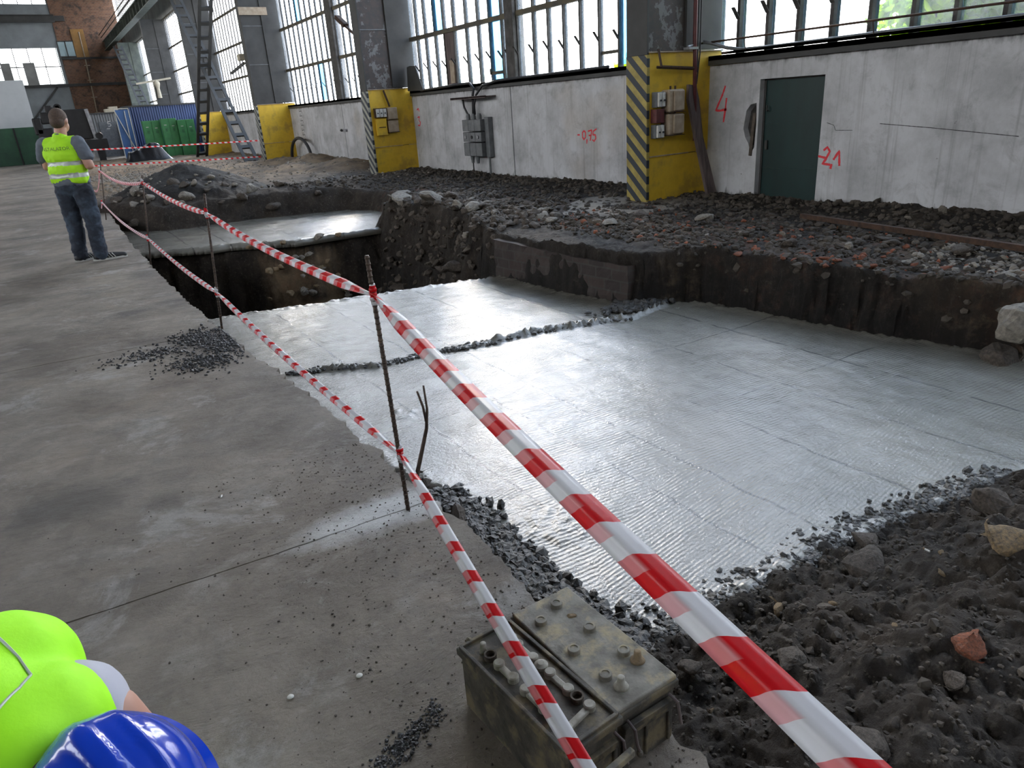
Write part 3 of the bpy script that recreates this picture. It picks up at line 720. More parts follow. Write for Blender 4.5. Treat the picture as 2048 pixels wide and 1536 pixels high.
# ochre panel, straps and pipe on the brick end wall
tag(MB().box(4.82, 5.75, EX - .2, EX - .12, 7.1, 9.2).build('wall_panel', M['orange'], bevel=.01), 'ochre painted panel high on the far brick wall', 'panel')
p = MB(); p.tube([(5.15, EX - .2, 0.2), (5.3, EX - .2, 4.2), (5.38, EX - .2, 7.0), (5.4, EX - .2, 9.0)], .05)
for z in (1.6, 2.9, 4.1, 5.4, 6.5): p.box(5.0 + z * .03, 5.42 + z * .03, EX - .24, EX - .1, z, z + .06)
tag(p.build('drain_pipe', M['beige_box']), 'thin pale pipe with brackets running up the far brick wall', 'pipe')
q = MB(); q.box(-9, 3.9, EX - .9, EX - .75, 9.62, 9.72).box(-9, 3.9, EX - .9, EX - .75, 10.1, 10.17).box(-9, 4.6, EX - .8, EX - .5, 9.72, 10.1)
tag(q.build('crossbeam', M['steel_dark'], bevel=.01), 'grey steel beam with two light rails across the far end wall', 'beam')
q = MB(); q.box(-9, XW, EX - .25, EX - .1, 5.0, 5.2); q.box(3.7, XW, EX - .25, EX - .1, 7.0, 7.15); q.box(.4, .6, EX - .15, EX, 0, 5.1); q.bar((.6, EX - .12, 2.6), (2.9, EX - .12, 5.0), .15); q.bar((-1.6, EX - .12, 5.0), (.3, EX - .12, 2.6), .15)
tag(q.build('wall_brace', M['steel_dark']), 'dark steel rail and diagonal struts below the far bright window', 'brace')
# two dark boards standing in front of the bright end window
tag(MB().box(.95, 1.75, EX - .08, EX + .04, 5.2, 6.85).build('window_board', M['plaster_grey'], bevel=.01), 'grey board covering the middle of the far bright window', 'board')
tag(MB().box(-.55, .10, EX - .08, EX + .04, 5.2, 6.85).build('window_board', M['plaster_grey'], bevel=.01), 'narrow grey board beside the pale partition top, far bright window', 'board')

# ------------------------------------------------------------ right-hand windows: channel glass between steel bars
BAYS = [(-7.8, 7.84), (8.28, 17.8), (18.24, 28.46), (28.9, 39.5), (39.95, 51.7), (52.2, 64.9)]
TR = (3.12, 4.45, 5.8)
def window(k, y0, y1, bars, post=None, transoms=TR, hook=2.42):
    dep = (.13, .09, .06, .045, .032, .026)[k]; fd = (.05, .035, .015, 0, 0, 0)[k]
    w = struct(empty('window_%d' % (k + 1), (XW + .16, 0, SILL)))
    b = MB(); d = .075
    for y in bars: b.box(-.075, -.075 + dep, y - .024, y + .024, 0, WTOP - SILL)
    b.build('glazing_bars', M['frame'], w)
    t = MB()
    for z in transoms: t.box(-.085, -.075 + dep - .01, y0, y1, z - SILL - .045, z - SILL + .045)
    t.box(-.12, .10, y0, y1, WTOP - SILL - .06, WTOP - SILL + .02)
    t.build('transoms', M['frame_yellow'], w)
    sl = MB().box(-.22, .12, y0, y1, -.01, .05).box(-.22, -.19, y0, y1, -.07, .05); sl.build('sill_beam', M['steel_dark'], w)
    g = MB(); fl = MB(); gb = MB(); ys = sorted(bars + [y0, y1])
    zs = [0.05] + [z - SILL for z in transoms] + [WTOP - SILL]
    for a, c in zip(ys[:-1], ys[1:]):
        for z0, z1 in zip(zs[:-1], zs[1:]):
            if post and a >= post[0] - .02 and c <= post[1] + .02: continue
            if k == 1 and abs(a - 15.53) < .08 and z0 < 1: continue
            tgt = gb if (k == 1 and abs(a - 13.53) < .03) or (k == 2 and random.random() < .06) or (k == 1 and random.random() < .05) else g
            xg = -.075 + dep - .012
            tgt.box(xg, xg + .006, a + .026, c - .026, z0 + .045, z1 - .045)
            if fd:
                fl.box(xg - fd, xg, c - .034, c - .028, z0 + .045, z1 - .045); fl.box(xg - fd, xg, a + .028, a + .034, z0 + .045, z1 - .045)
    g.build('panes', M['glass'], w)
    if fl.v: fl.build('pane_flanges', M['glass_blue'], w)
    if gb.v: gb.build('tinted_panes', M['glass_blue_pane'], w)
    if post: MB().box(-.16, .10, post[0], post[1], 0, WTOP - SILL).build('mullion_post', M['frame'], w, bevel=.008)
    if hook:
        rn = random.Random(k)
        for y in bars:
            if y0 + .2 < y < y1 - .2 and (k in (1, 2) or (k == 0 and 4 < y < 7.7)):
                hz = hook - SILL + .04 * rn.random(); h = MB()
                for s in (-.014, .014): h.bar((-.075, y + s, hz - .05), (-.17, y + s + .02, hz + .09), .008, .035, (0, 1, 0))
                h.build('latch_hook', M['frame'], w)
    return w
def rng(a, b, st): return list(np.arange(a, b, st))
w0 = window(0, *BAYS[0], [float(v) for v in rng(-7.3, 3.5, .49)] + [3.56, 4.07, 4.56, 5.02, 5.53, 6.03, 6.51, 6.98, 7.46])
w1 = window(1, *BAYS[1], [17.41, 16.96, 16.46, 16.0, 15.53, 14.98, 14.47, 14.0, 13.53, 13.26, 12.96, 12.41, 11.93, 11.45, 10.97, 10.45, 9.94, 9.45, 8.9], (12.96, 13.26))
w2 = window(2, *BAYS[2], [float(v) for v in rng(18.75, 22.7, .51)] + [22.85, 23.35] + [float(v) for v in rng(23.9, 28.3, .51)], (22.85, 23.35))
w3 = window(3, *BAYS[3], [float(v) for v in rng(29.4, 39.4, .52)], None, (3.3, 4.6, 5.9), None)
w4 = window(4, *BAYS[4], [float(v) for v in rng(40.5, 51.6, .54)], None, (3.3, 4.6, 5.9), None)
w5 = window(5, *BAYS[5], [float(v) for v in rng(52.8, 64.7, .56)], None, (3.3, 5.2), None)
MB().box(-.06, 0, 15.56, 15.98, .05, 1.2).build('blocking_board', M['wood'], w1)
MB().box(-.09, -.06, 15.60, 15.80, .12, .60).build('patch_board', M['beige_box'], w1)
bb = MB().box(.0, .02, 10.96, 11.44, 0, .02); 
MB().box(-.03, .03, 10.0, 10.43, .28, .33).build('cross_bar', M['frame_yellow'], w1)
struct(MB().box(XW + .1, XW + .2, -8, 73, WTOP, WTOP + .01).build('trim_2', M['steel_dark']))
# far bay after the last column is brick/green wall
struct(MB().box(XW, XW + .28, 65.3, 73, SILL, WTOP).build('wall_far_right', M['steel_green']))

# ------------------------------------------------------------ columns
def column(y0, y1, label, stripe, kind=0, green=False, guard=True):
    """y0: near face, y1: far face"""
    r = empty('steel_column', (0, 0, 0)); tag(r, label, 'column', 'columns along the window wall')
    r.location = (7.2, y0, 0); L = y1 - y0; X1 = XW + .28 - 7.2; TOPZ = 7.5
    st = M['steel_green'] if green else M['steel_dark']
    z0 = -.3
    MB().box(0, .035, 0, L, z0 + 2.3, TOPZ).build('front_flange', st, r, bevel=.004)
    MB().box(.035, 1.0, .04, L - .04, z0, TOPZ).build('web_casing', M['peel'] if kind == 0 else st, r)
    rb = MB().box(.72, X1, .0, L, 2.05, TOPZ); rb.build('rear_flange', st, r, bevel=.004)
    sl = MB()
    for z in (3.35, 4.6, 5.9): sl.box(.03, .72, .025, .045, z, z + .02)
    sl.build('weld_seam', M['grey_box'], r)
    if guard:
        MB().box(-.008, .045, -.01, L, z0, 2.0).build('striped_guard', stripe, r, bevel=.004)
        MB().box(.045, X1 - .05, 0, .04, .69, 2.02).build('upper_yellow_plate', M['yellow'], r, bevel=.004)
        MB().box(.045, X1 - .08, .006, .04, z0, .68).build('lower_yellow_plate', M['yellow'], r, bevel=.004)
        MB().box(.03, X1 - .05, -.03, .04, 2.02, 2.035).box(.05, .8, -.012, .04, .68, .695).build('plate_ledge', M['beige_box'], r)
    else:
        MB().box(0, .035, 0, L, z0, 2.1).box(.7, X1, 0, L, z0, 2.1).build('foot', st, r)
    return r
c1 = column(7.86, 8.27, 'nearest steel column with yellow guard and bold yellow and black stripes', M['stripe_y'])
c2 = column(17.84, 18.24, 'second steel column, yellow guard with pale stripes, by the bent light bracket', M['stripe_w'])
c3 = column(28.5, 28.9, 'third steel column with yellow guard at the foot of the crossed ladder braces', M['stripe_w'], 1)
c4 = column(39.5, 39.95, 'fourth steel column with yellow guard beside the green lockers', M['stripe_w'], 1)
c5 = column(51.7, 52.2, 'dark steel column behind the blue corrugated cabin', M['stripe_w'], 1, False, False)
c6 = column(64.9, 65.4, 'mossy green steel column near the far brick wall', M['stripe_w'], 1, True, False)
for c in (c3,):
    MB().box(-.03, .95, -.03, .0, 4.95, 5.2).build('hole_plate', M['beige_box'], c, bevel=.004)
# foot pad of the nearest column
pad = MB(); pp_ = [(5.75, 7.55), (6.2, 7.25), (7.0, 7.1), (8.3, 7.05), (8.3, 8.9), (7.0, 9.1), (6.1, 8.6), (5.8, 8.2)]
pad.prism(pp_, -.2, .075); struct(pad.build('column_footing', mat('dusty_footing', (.24, .21, .17), (.11, .095, .08), 4, .9, 0, .5, .02), bevel=.05))

# crane girder on brackets
g = MB(); g.box(6.95, 7.35, -7.9, EX - .1, 8.25, 8.30).box(7.12, 7.18, -7.9, EX - .1, 7.65, 8.25).box(6.95, 7.35, -7.9, EX - .1, 7.6, 7.65)
for y in np.arange(-7, 72, 1.4): g.box(6.97, 7.33, y - .02, y + .02, 7.65, 8.25)
G = tag(g.build('crane_girder', M['steel_green']), 'long riveted crane runway girder high along the column heads', 'girder')
MB().box(7.1, 7.2, -7.9, EX - .1, 8.30, 8.42).build('rail', M['steel_rust'], G)
MB().tube([(6.9, -7.9, 8.55), (6.9, EX - .2, 8.55)], .03).tube([(6.8, -7.9, 8.75), (6.8, EX - .2, 8.75)], .03).build('conductor_pipe', M['steel_rust'], G)

# crossed lattice braces between third and fourth column
def brace(a, b, label, w=.42):
    r = empty('lattice_brace'); tag(r, label, 'brace', 'crossed lattice braces')
    a, b = Vector(a), Vector(b); d = (b - a).normalized(); L = (b - a).length; u = Vector((1, 0, 0)); v = d.cross(u).normalized()
    r.location = a
    for s, nm in ((-1, 'side_rail'), (1, 'side_rail')):
        MB().bar(u * s * w / 2, u * s * w / 2 + d * L, .07, .12, (1, 0, 0)).build(nm, M['steel_dark'], r)
    k = .45
    while k < L - .2:
        mb = MB().obox(d * k, (w, .06, .17), Matrix((u, v, d)).transposed()); mb.build('batten', M['steel_dark'], r); k += .72
    return r
brace((6.95, 29.35, -.15), (6.95, 38.9, 7.4), 'ladder-like steel brace leaning away from the third column foot')
brace((6.80, 38.9, -.1), (6.80, 29.5, 7.4), 'ladder-like steel brace rising from the fourth column foot towards the viewer')
brace((7.1, 52.6, 0), (7.1, 64.5, 7.2), 'distant ladder-like brace in front of the green column', .5)

# ------------------------------------------------------------ door in the low wall
dr = struct(empty('door_1', (XW + .10, DY0, 0)))
MB().box(0, .035, .03, DY1 - DY0 - .03, .03, DZ - .01).build('leaf', M['door_green'], dr, bevel=.003)
q = MB()
for z in (.44, 1.02): q.box(-.012, 0, .04, DY1 - DY0 - .04, z - .015, z + .015)
q.build('rail', M['door_green'], dr)
q = MB().box(-.012, .045, 0, .03, 0, DZ).box(-.012, .045, DY1 - DY0 - .03, DY1 - DY0, 0, DZ).box(-.012, .045, 0, DY1 - DY0, DZ - .02, DZ); q.build('frame', M['steel_dark'], dr)
MB().box(-.03, 0, .87, .91, .70, .82).build('lock_plate', M['steel_dark'], dr, bevel=.003)
MB().tube([(-.02, .89, 1.2), (-.05, .89, 1.2), (-.05, .89, 1.27)], .01).build('handle', M['steel_dark'], dr)

# ------------------------------------------------------------ spray marks on the wall
FR = lambda y, z: (Vector((XW - .0015, y, z)), Vector((0, -1, 0)), Vector((0, 0, 1)), Vector((-1, 0, 0)))
def mark(name, y, z, strokes, w, material=None):
    mb = MB()
    for s in strokes: stroke_mesh(mb, s, w * (1.4 if material is None else 1), FR(y, z), .0015)
    return mb.build(name, material or M['spray'], wall)
mark('painted_four', 7.72, 1.13, [[(.16, .42), (.11, .30), (.0, .10), (.08, .095), (.20, .11)], [(.19, .26), (.175, .10), (.15, -.06)]], .020)
mark('painted_minus_seventy_five', 11.0, .88, [[(.0, .02), (.07, .02)],
     [(.20, .09), (.15, .06), (.15, -.02), (.19, -.06), (.24, -.02), (.24, .06), (.20, .09)], [(.28, -.05), (.27, -.13)],
     [(.31, .08), (.42, .10), (.37, -.08)], [(.33, .01), (.41, .01)], [(.56, .12), (.46, .08), (.45, .02), (.52, .02), (.53, -.04), (.48, -.09), (.43, -.06)]], .018)
mark('painted_minus_two_one', 5.97, .62, [[(-.01, .02), (.10, .0)], [(.06, .09), (.11, .13), (.15, .08), (.10, -.02), (.06, -.07), (.17, -.08)], [(.19, -.07), (.18, -.13)], [(.21, -.02), (.28, .09), (.30, -.09)]], .020)
mark('painted_digit', 17.62, 1.10, [[(.0, .40), (.1, .43), (.13, .36)], [(.0, .22), (.12, .24), (.06, .16), (.14, .10), (.08, .02), (-.02, .04)]], .022)
bs = []
for i, zz in enumerate(np.arange(.75, 1.75, .16)):
    bs += [[(0, zz), (.28, zz + .01)], [(0, zz), (.0, zz + .08)], [(.28, zz), (.28, zz - .07)], [(.14, zz), (.14, zz + .08)]]
mark('black_stencil', 27.4, 0, bs, .02, M['black_spray'])
mark('old_scratch', 5.2, 1.0, [[(0, .02), (.6, -.03), (1.5, -.12)]], .008, M['black_spray'])
mark('crack', 5.9, .98, [[(0, .06), (.10, .03), (.13, -.03), (.36, -.03)]], .006, M['black_spray'])

# ------------------------------------------------------------ services on the wall and columns
# nearest column: sockets, junction boxes, perforated tray, red pipe, leaning plank
YF = 7.86
def face_box(name, x0, x1, z0, z1, dep, material, label, cat, group=None, bev=.006):
    r = empty(name, ((x0 + x1) / 2, YF, z0)); tag(r, label, cat, group)
    MB().box(-(x1 - x0) / 2, (x1 - x0) / 2, -dep, 0, 0, z1 - z0).build('housing', material, r, bevel=bev)
    return r
for (x0, x1, z0, z1, lab) in ((7.29, 7.40, 1.33, 1.53, 'white switched sockets in the upper pair on the nearest yellow column'),
                              (7.275, 7.385, .93, 1.11, 'white switched sockets in the lower pair on the nearest yellow column')):
    r = face_box('socket_block', x0, x1 + .03, z0, z1, .10, M['grey_box'], lab, 'socket')
    wd = (x1 - x0) / 2
    for s in (0, 1):
        f = MB().box(-wd - .005 + s * (wd + .012), -.005 + s * (wd + .012), -.135, -.10, .01, z1 - z0 - .01).build('face_plate', M['white_plastic'], r, bevel=.006)
        MB().lathe([(.012, 0), (.012, .015)], (-wd / 2 - .005 + s * (wd + .012), -.137, (z1 - z0) * .45), 12, Matrix.Rotation(PI / 2, 3, 'X')).build('socket_hole', M['dark_rubber'], f)
mr = face_box('switch_box', 7.27, 7.42, 1.13, 1.31, .12, M['maroon'], 'dark maroon switch box between the two white socket pairs', 'electrical box')
for (z0, z1, lab) in ((1.26, 1.55, 'beige junction box, upper of two on the nearest yellow column'), (.96, 1.24, 'beige junction box, lower of two on the nearest yellow column')):
    r = face_box('junction_box', 7.46, 7.74, z0, z1, .17, M['beige_box'], lab, 'electrical box', None, .02)
    MB().box(-.07, .12, -.20, -.17, .015, z1 - z0 - .015).build('cover', M['beige_box'], r, bevel=.012)
    MB().box(-.15, .15, -.185, 0, -.008, .0).build('lip', M['steel_rust'], r)
    for s in (-.05, .04): MB().tube([(s, -.09, z1 - z0), (s, -.09, z1 - z0 + .045)], .014).build('cable_gland', M['steel_rust'], r)
def tray(a, b, w, label, n=22):
    r = empty('cable_tray', a); tag(r, label, 'cable tray'); d = Vector(b) - Vector(a); m_ = MB(); L = d.length; dn = d.normalized()
    for s in (-1, 1):
        m_.bar(Vector((0, s * w / 2, 0)), Vector((0, s * w / 2, 0)) + d, .008, .035)
        m_.bar(Vector((0, s * w / 2, .0)) , Vector((0, s * w / 2, .0)) + d, .03, .006)
    for i in range(n): p = d * (i + .5) / n; m_.bar(p + Vector((0, -w / 2, 0)), p + Vector((0, w / 2, 0)), .012, .006)
    m_.build('perforated_channel', M['steel_rust'], r); return r
t1 = tray((7.34, YF - .09, 1.84), (8.02, YF - .09, 1.80), .10, 'short perforated cable tray hanging across the nearest column guard')
MB().bar((.03, 0, 0), (.03, .06, .22), .012).bar((.05, 0, 0), (.05, .06, .22), .012).build('hanger', M['steel_rust'], t1)
rp = MB().tube([(7.93, YF - .13, 5.2), (7.95, YF - .13, 2.2), (8.0, YF - .13, .85)], .028, 10)
RP = tag(rp.build('conduit_pipe', M['maroon'], smooth=True), 'dark red vertical pipe clamped to the nearest column', 'pipe')
MB().box(7.82, 7.99, YF - .16, YF - .05, 2.04, 2.07).tube([(7.83, YF - .12, 2.08), (7.98, YF - .12, 2.10)], .014).build('clamp', M['silver'], RP)
cb = MB().tube([(8.05, YF - .06, 5.0), (8.07, YF - .07, 3.0), (8.08, YF - .06, 2.1), (8.1, YF - .05, 1.75)], .012).tube([(8.10, YF - .06, 5.0), (8.11, YF - .08, 3.1), (8.13, YF - .06, 2.0), (8.1, YF - .04, 1.6)], .009)
tag(cb.build('hanging_cable', M['dark_rubber']), 'pair of black cables hanging down beside the red pipe', 'cable')
pk = MB(); pk.v = [(7.87, 7.74, 1.60), (8.02, 7.74, 1.58), (8.06, 7.72, 1.40), (8.14, 7.70, .9), (8.36, 7.55, -.05), (8.16, 7.55, -.05), (7.95, 7.68, .95), (7.86, 7.73, 1.4)]
pk.v += [(x, y + .05, z) for x, y, z in pk.v]; n = 8
pk.f = [tuple(range(n)), tuple(reversed(range(n, 2 * n)))] + [(i, (i + 1) % n, (i + 1) % n + n, i + n) for i in range(n)]
tag(pk.build('plank', M['wood'], bevel=.006), 'dark tapering plank leaning against the nearest yellow column', 'plank')
# grey hose and rod over the sill right of the nearest column
tag(MB().tube([(8.12, 7.74, 2.13), (8.22, 7.65, 2.10), (8.26, 7.45, 2.03), (8.28, 7.2, 1.985), (8.28, 6.6, 1.975), (8.28, 5.2, 1.985), (8.28, 3.6, 1.985), (8.28, 1.0, 1.985)], .024, 10).build('cable_conduit', M['grey_box'], smooth=True),
    'thick grey conduit bending off the nearest column along the sill', 'conduit')
rd = MB().tube([(8.2, 8.0, 2.12), (8.2, 3.0, 2.11), (8.2, 0.2, 2.1)], .013, 8)
for y in (7.1, 5.3, 3.2): rd.tube([(8.2, y, 2.11), (8.25, y, 1.94)], .006, 6)
tag(rd.build('hand_rail', M['steel_rust'], smooth=True), 'thin steel rod running along in front of the near window', 'rod')
t2 = tray((8.24, 7.45, 1.97), (8.24, 0.5, 1.97), .12, 'long perforated cable tray lying on the sill under the near window', 70)
t2.location.z = 1.965
# second column: socket strip, yellow box, two boxes
YF = 17.84
r = face_box('socket_block', 7.32, 7.62, 1.38, 1.60, .10, M['steel_rust'], 'row of three white sockets on the second yellow column', 'socket')
for i in range(3):
    f = MB().box(-.13 + i * .095, -.05 + i * .095, -.13, -.10, .01, .20).build('face_plate', M['white_plastic'], r, bevel=.006)
    MB().lathe([(.016, 0), (.016, .01)], (-.09 + i * .095, -.131, .10), 10, Matrix.Rotation(PI / 2, 3, 'X')).build('socket_hole', M['dark_rubber'], f)
r = face_box('meter_box', 7.33, 7.60, .96, 1.35, .09, M['yellow'], 'small yellow-painted box under the white socket row', 'electrical box'); MB().box(-.08, .10, -.10, -.09, .18, .20).build('slot', M['steel_rust'], r)
for (z0, z1, lab) in ((1.32, 1.60, 'faded pinkish box, upper one on the second column'), (1.02, 1.30, 'faded pinkish box, lower one on the second column')):
    r = face_box('junction_box', 7.64, 7.90, z0, z1, .14, M['beige_box'], lab, 'electrical box', None, .015)
    MB().box(-.14, .14, -.155, 0, -.01, .0).build('lip', M['steel_rust'], r)
tag(MB().bar((7.62, 17.78, 2.0), (7.74, 17.78, 1.62), .05, .03).build('hanging_strap', M['steel_rust']), 'rusty strap hanging down the second yellow column', 'strap')
# angled bracket lamp on column two and lamps on other columns
def bracket_lamp(x, y, z, label, flip=1):
    r = empty('bracket_lamp', (x, y, z)); tag(r, label, 'lamp')
    MB().bar((0, 0, 0), (-.10, .5 * flip, .32), .05, .05).build('arm', M['steel_rust'], r)
    MB().bar((-.08, .42 * flip, .28), (-.16, .75 * flip, .52), .16, .10).build('lamp_head', M['steel_rust'], r, bevel=.02); return r
bracket_lamp(7.3, 18.24, 3.25, 'rusty angled floodlight bracket sticking out left of the second column')
r = empty('junction_cluster', (7.15, 28.9, 3.55)); tag(r, 'pale bundle of boxes on an arm left of the third column', 'electrical box')
MB().box(-.1, .1, .1, .5, 0, .22).build('housing', M['whiteboard'], r, bevel=.02); MB().bar((0, 0, -.1), (0, 2.2, -.3), .08, .08).build('arm', M['steel_dark'], r)
MB().tube([(0, 0, -.05), (.05, -.1, -.35), (-.05, .3, -.4), (0, .5, 0)], .012).build('loose_wire', M['whiteboard'], r)
# dark leaning sheet at the sill by column two
pk = MB(); pk.v = [(8.30, 17.78, 1.95), (8.30, 16.90, 1.93), (8.34, 17.32, 2.50), (8.34, 17.60, 2.52), (8.34, 17.78, 2.5)]; n = 5
pk.v += [(x - .02, y, z) for x, y, z in pk.v]; pk.f = [tuple(range(n)), tuple(reversed(range(n, 2 * n)))] + [(i, (i + 1) % n, (i + 1) % n + n, i + n) for i in range(n)]
tag(pk.build('steel_sheet', M['steel_dark']), 'dark sloping steel sheet on the sill right of the second column', 'metal sheet')
# wall distribution block with cables and shelf
r = empty('distribution_box', (XW, 14.5, .47)); tag(r, 'grey stacked distribution block with cables on the white wall', 'electrical box')
for row, (z0, z1) in enumerate(((.0, .28), (.30, .50), (.52, .76))):
    for c_ in range(3):
        y = .42 - c_ * .27
        b_ = MB().box(-.22, -.02, y - .26, y, z0, z1).build('module', M['grey_box'], r, bevel=.012)
        if row == 1:
            MB().lathe([(.035, 0), (.035, .02), (.012, .022)], (-.22, y - .13, .40), 14, Matrix.Rotation(-PI / 2, 3, 'Y')).build('knob', M['dark_rubber'] if c_ == 1 else M['silver'], b_)
MB().box(-.12, 0, -.55, -.39, -.02, .80).build('side_plate', M['grey_box'], r, bevel=.01)
for c_, yy in enumerate((.29, .05, -.2)):
    MB().lathe([(.05, 0), (.05, .07), (.035, .12)], (-.12, yy, .76), 12).build('cable_gland', M['grey_box'], r)
    if c_ < 2: MB().lathe([(.03, -.16), (.045, -.06), (.05, 0)], (-.12, yy - .06, 0), 12).build('cable_gland', M['grey_box'], r)
MB().tube([(-.12, .22, -.14), (-.12, .22, -.55)], .015).build('cable', M['dark_rubber'], r)
MB().tube([(-.08, -.45, -.02), (-.08, -.45, -.60)], .026).build('cable', M['grey_box'], r)
MB().tube([(-.12, .29, .86), (-.13, .42, 1.02), (-.13, .47, 1.2)], .022).build('cable', M['dark_rubber'], r)
MB().tube([(-.12, .05, .86), (-.14, .0, 1.05), (-.16, -.05, 1.25), (-.14, -.08, 1.38), (-.10, .15, 1.50), (-.08, .8, 1.50), (-.08, 2.6, 1.46)], .028).build('cable', M['dark_rubber'], r, smooth=True)
MB().tube([(-.12, -.02, .86), (-.14, -.05, 1.05), (-.16, -.2, 1.25), (-.14, -.45, 1.42), (-.1, -1.0, 1.49), (-.08, -4.5, 1.5)], .024).build('cable', M['dark_rubber'], r, smooth=True)
sh = MB().box(XW - .26, XW, 13.75, 15.3, 1.665, 1.69).box(XW - .26, XW - .24, 13.75, 15.3, 1.65, 1.70)
tag(sh.build('wall_shelf', M['wood'], bevel=.003), 'narrow shelf board above the grey distribution block', 'shelf')
# pipes stub, clamps
r = empty('cable_clamp', (XW, 22.95, 1.05)); tag(r, 'small clamp with a black knob on the wall joint left of the second column', 'clamp')
MB().box(-.06, 0, -.2, .1, -.04, .03).build('plate', M['silver'], r); MB().lathe([(.03, 0), (.045, .03), (.02, .07)], (-.06, .1, 0), 12, Matrix.Rotation(-PI / 2, 3, 'Y')).build('knob', M['dark_rubber'], r)
r = empty('wall_bracket', (XW, 13.35, 2.12)); tag(r, 'small steel bracket sticking out of the window post above the shelf', 'bracket')
MB().box(-.03, .05, .05, .5, -.04, .02).build('arm', M['frame_yellow'], r); MB().box(-.05, .05, .46, .5, -.04, .08).build('lug', M['frame_yellow'], r)
# arched hose
hs = [(8.12, 27.05 + 1.2 * math.cos(t) , -.10 + .92 * math.sin(t) ** .8) for t in np.linspace(PI, 0, 22)]
tag(MB().tube([(x, y, z) for x, y, z in hs], .055, 10).build('hose', M['dark_rubber'], smooth=True), 'thick black hose arching out of the ground by the white wall', 'hose')

# ------------------------------------------------------------ far end of the hall
r = empty('cabin', (5.9, 44.6, 0)); tag(r, 'blue corrugated cabin wall behind the green lockers', 'cabin')
MB().box(-1.2, 2.3, 0, 4.0, 0, 2.55).build('corrugated_wall', M['blue_panel'], r); MB().box(-1.3, 2.4, -.06, 4.1, 2.55, 2.63).build('roof_edge', M['steel_dark'], r)
MB().box(-1.55, -1.2, -.1, .0, 0, 2.6).build('corner_panel', M['steel_dark'], r)
r = empty('gate_leaf', (4.35, 44.2, 0)); tag(r, 'blue gate leaf with white frame and crossed white bars', 'gate')
MB().box(-.35, .3, 0, .04, .05, 2.45).build('panel', M['door_blue'], r)
q = MB()
for a, b in (((-.35, 0, 0), (-.35, 0, 2.5)), ((.3, 0, 0), (.3, 0, 2.5)), ((-.35, 0, 2.5), (.3, 0, 2.5)), ((-.35, -.03, 2.4), (.3, -.03, .2)), ((.1, -.03, 2.4), (.05, -.03, 0))): q.bar(a, b, .04, .04)
q.build('frame', M['white_plastic'], r)
def locker(x, y, w, h, rz, label):
    r = empty('locker', (x, y, 0), rz); tag(r, label, 'locker', 'green metal lockers')
    MB().box(-w / 2, w / 2, 0, .45, 0, h).build('body', M['locker'], r, bevel=.01)
    nd = 2
    for i in range(nd):
        a = -w / 2 + .015 + i * w / nd
        d = MB().box(a, a + w / nd - .03, -.018, 0, .06, h - .03).build('door', M['locker'], r, bevel=.004)
        MB().box(a + w / nd / 2 - .09, a + w / nd / 2 + .03, -.024, -.018, h - .32 - .06 * i, h - .29 - .06 * i).build('name_plate', M['white_plastic'], d)
        q = MB()
        for j in range(4): q.box(a + .12, a + w / nd - .15, -.022, -.018, h - .5 - j * .035, h - .485 - j * .035)
        q.build('vent_slots', M['green_dark'], d)
    return r
locker(5.38, 42.6, .82, 1.83, 0, 'left double-door green locker, set furthest left of the row')
locker(6.16, 42.2, .72, 1.88, 0, 'middle and slightly taller green locker of the row')
locker(6.93, 42.0, .80, 1.78, 0, 'right green locker standing nearest the yellow column')
r = empty('grey_cabinet_wall', (4.0, 52, 0)); tag(r, 'grey corrugated cabin front marked with a white five', 'cabin')
MB().box(-.75, 1.3, 0, 3, 0, 2.45).build('corrugated_wall', M['grey_panel'], r); MB().box(-.3, .75, -.04, 0, .0, 2.0).build('door_panel', M['grey_box'], r)
MB().box(-.9, 1.5, -.1, 3.1, 2.45, 2.52).build('roof_edge', M['steel_dark'], r)
mb = MB(); Fm = (Vector((.18, -.045, 1.72)), Vector((1, 0, 0)), Vector((0, 0, 1)), Vector((0, -1, 0)))
stroke_mesh(mb, [(.16, .28), (.02, .28), (.0, .15), (.12, .16), (.16, .08), (.1, 0), (0, .01)], .035, Fm); stroke_mesh(mb, [(-.12, -.12), (.06, -.12)], .04, Fm)
mb.build('painted_number', M['white_plastic'], r)
q = MB()
for i in range(3): q.box(.8, 1.15, -.2, 0, .4 + i * .5, .5 + i * .5)
q.box(.78, .84, -.25, 0, .3, 1.9); q.box(1.1, 1.16, -.25, 0, .3, 1.9); tag(q.build('rack', M['machine'], loc=(4.0, 51.95, 0)), 'small dark rack with shelves against the grey cabin', 'rack')
r = empty('board_stack', (4.55, 52.6, 2.52)); tag(r, 'two pale boards lying on top of the grey cabin', 'board')
MB().box(-.3, .45, 0, .8, 0, .2).box(-.05, .42, 0, .8, .2, .32).build('boards', M['whiteboard'], r, bevel=.01)
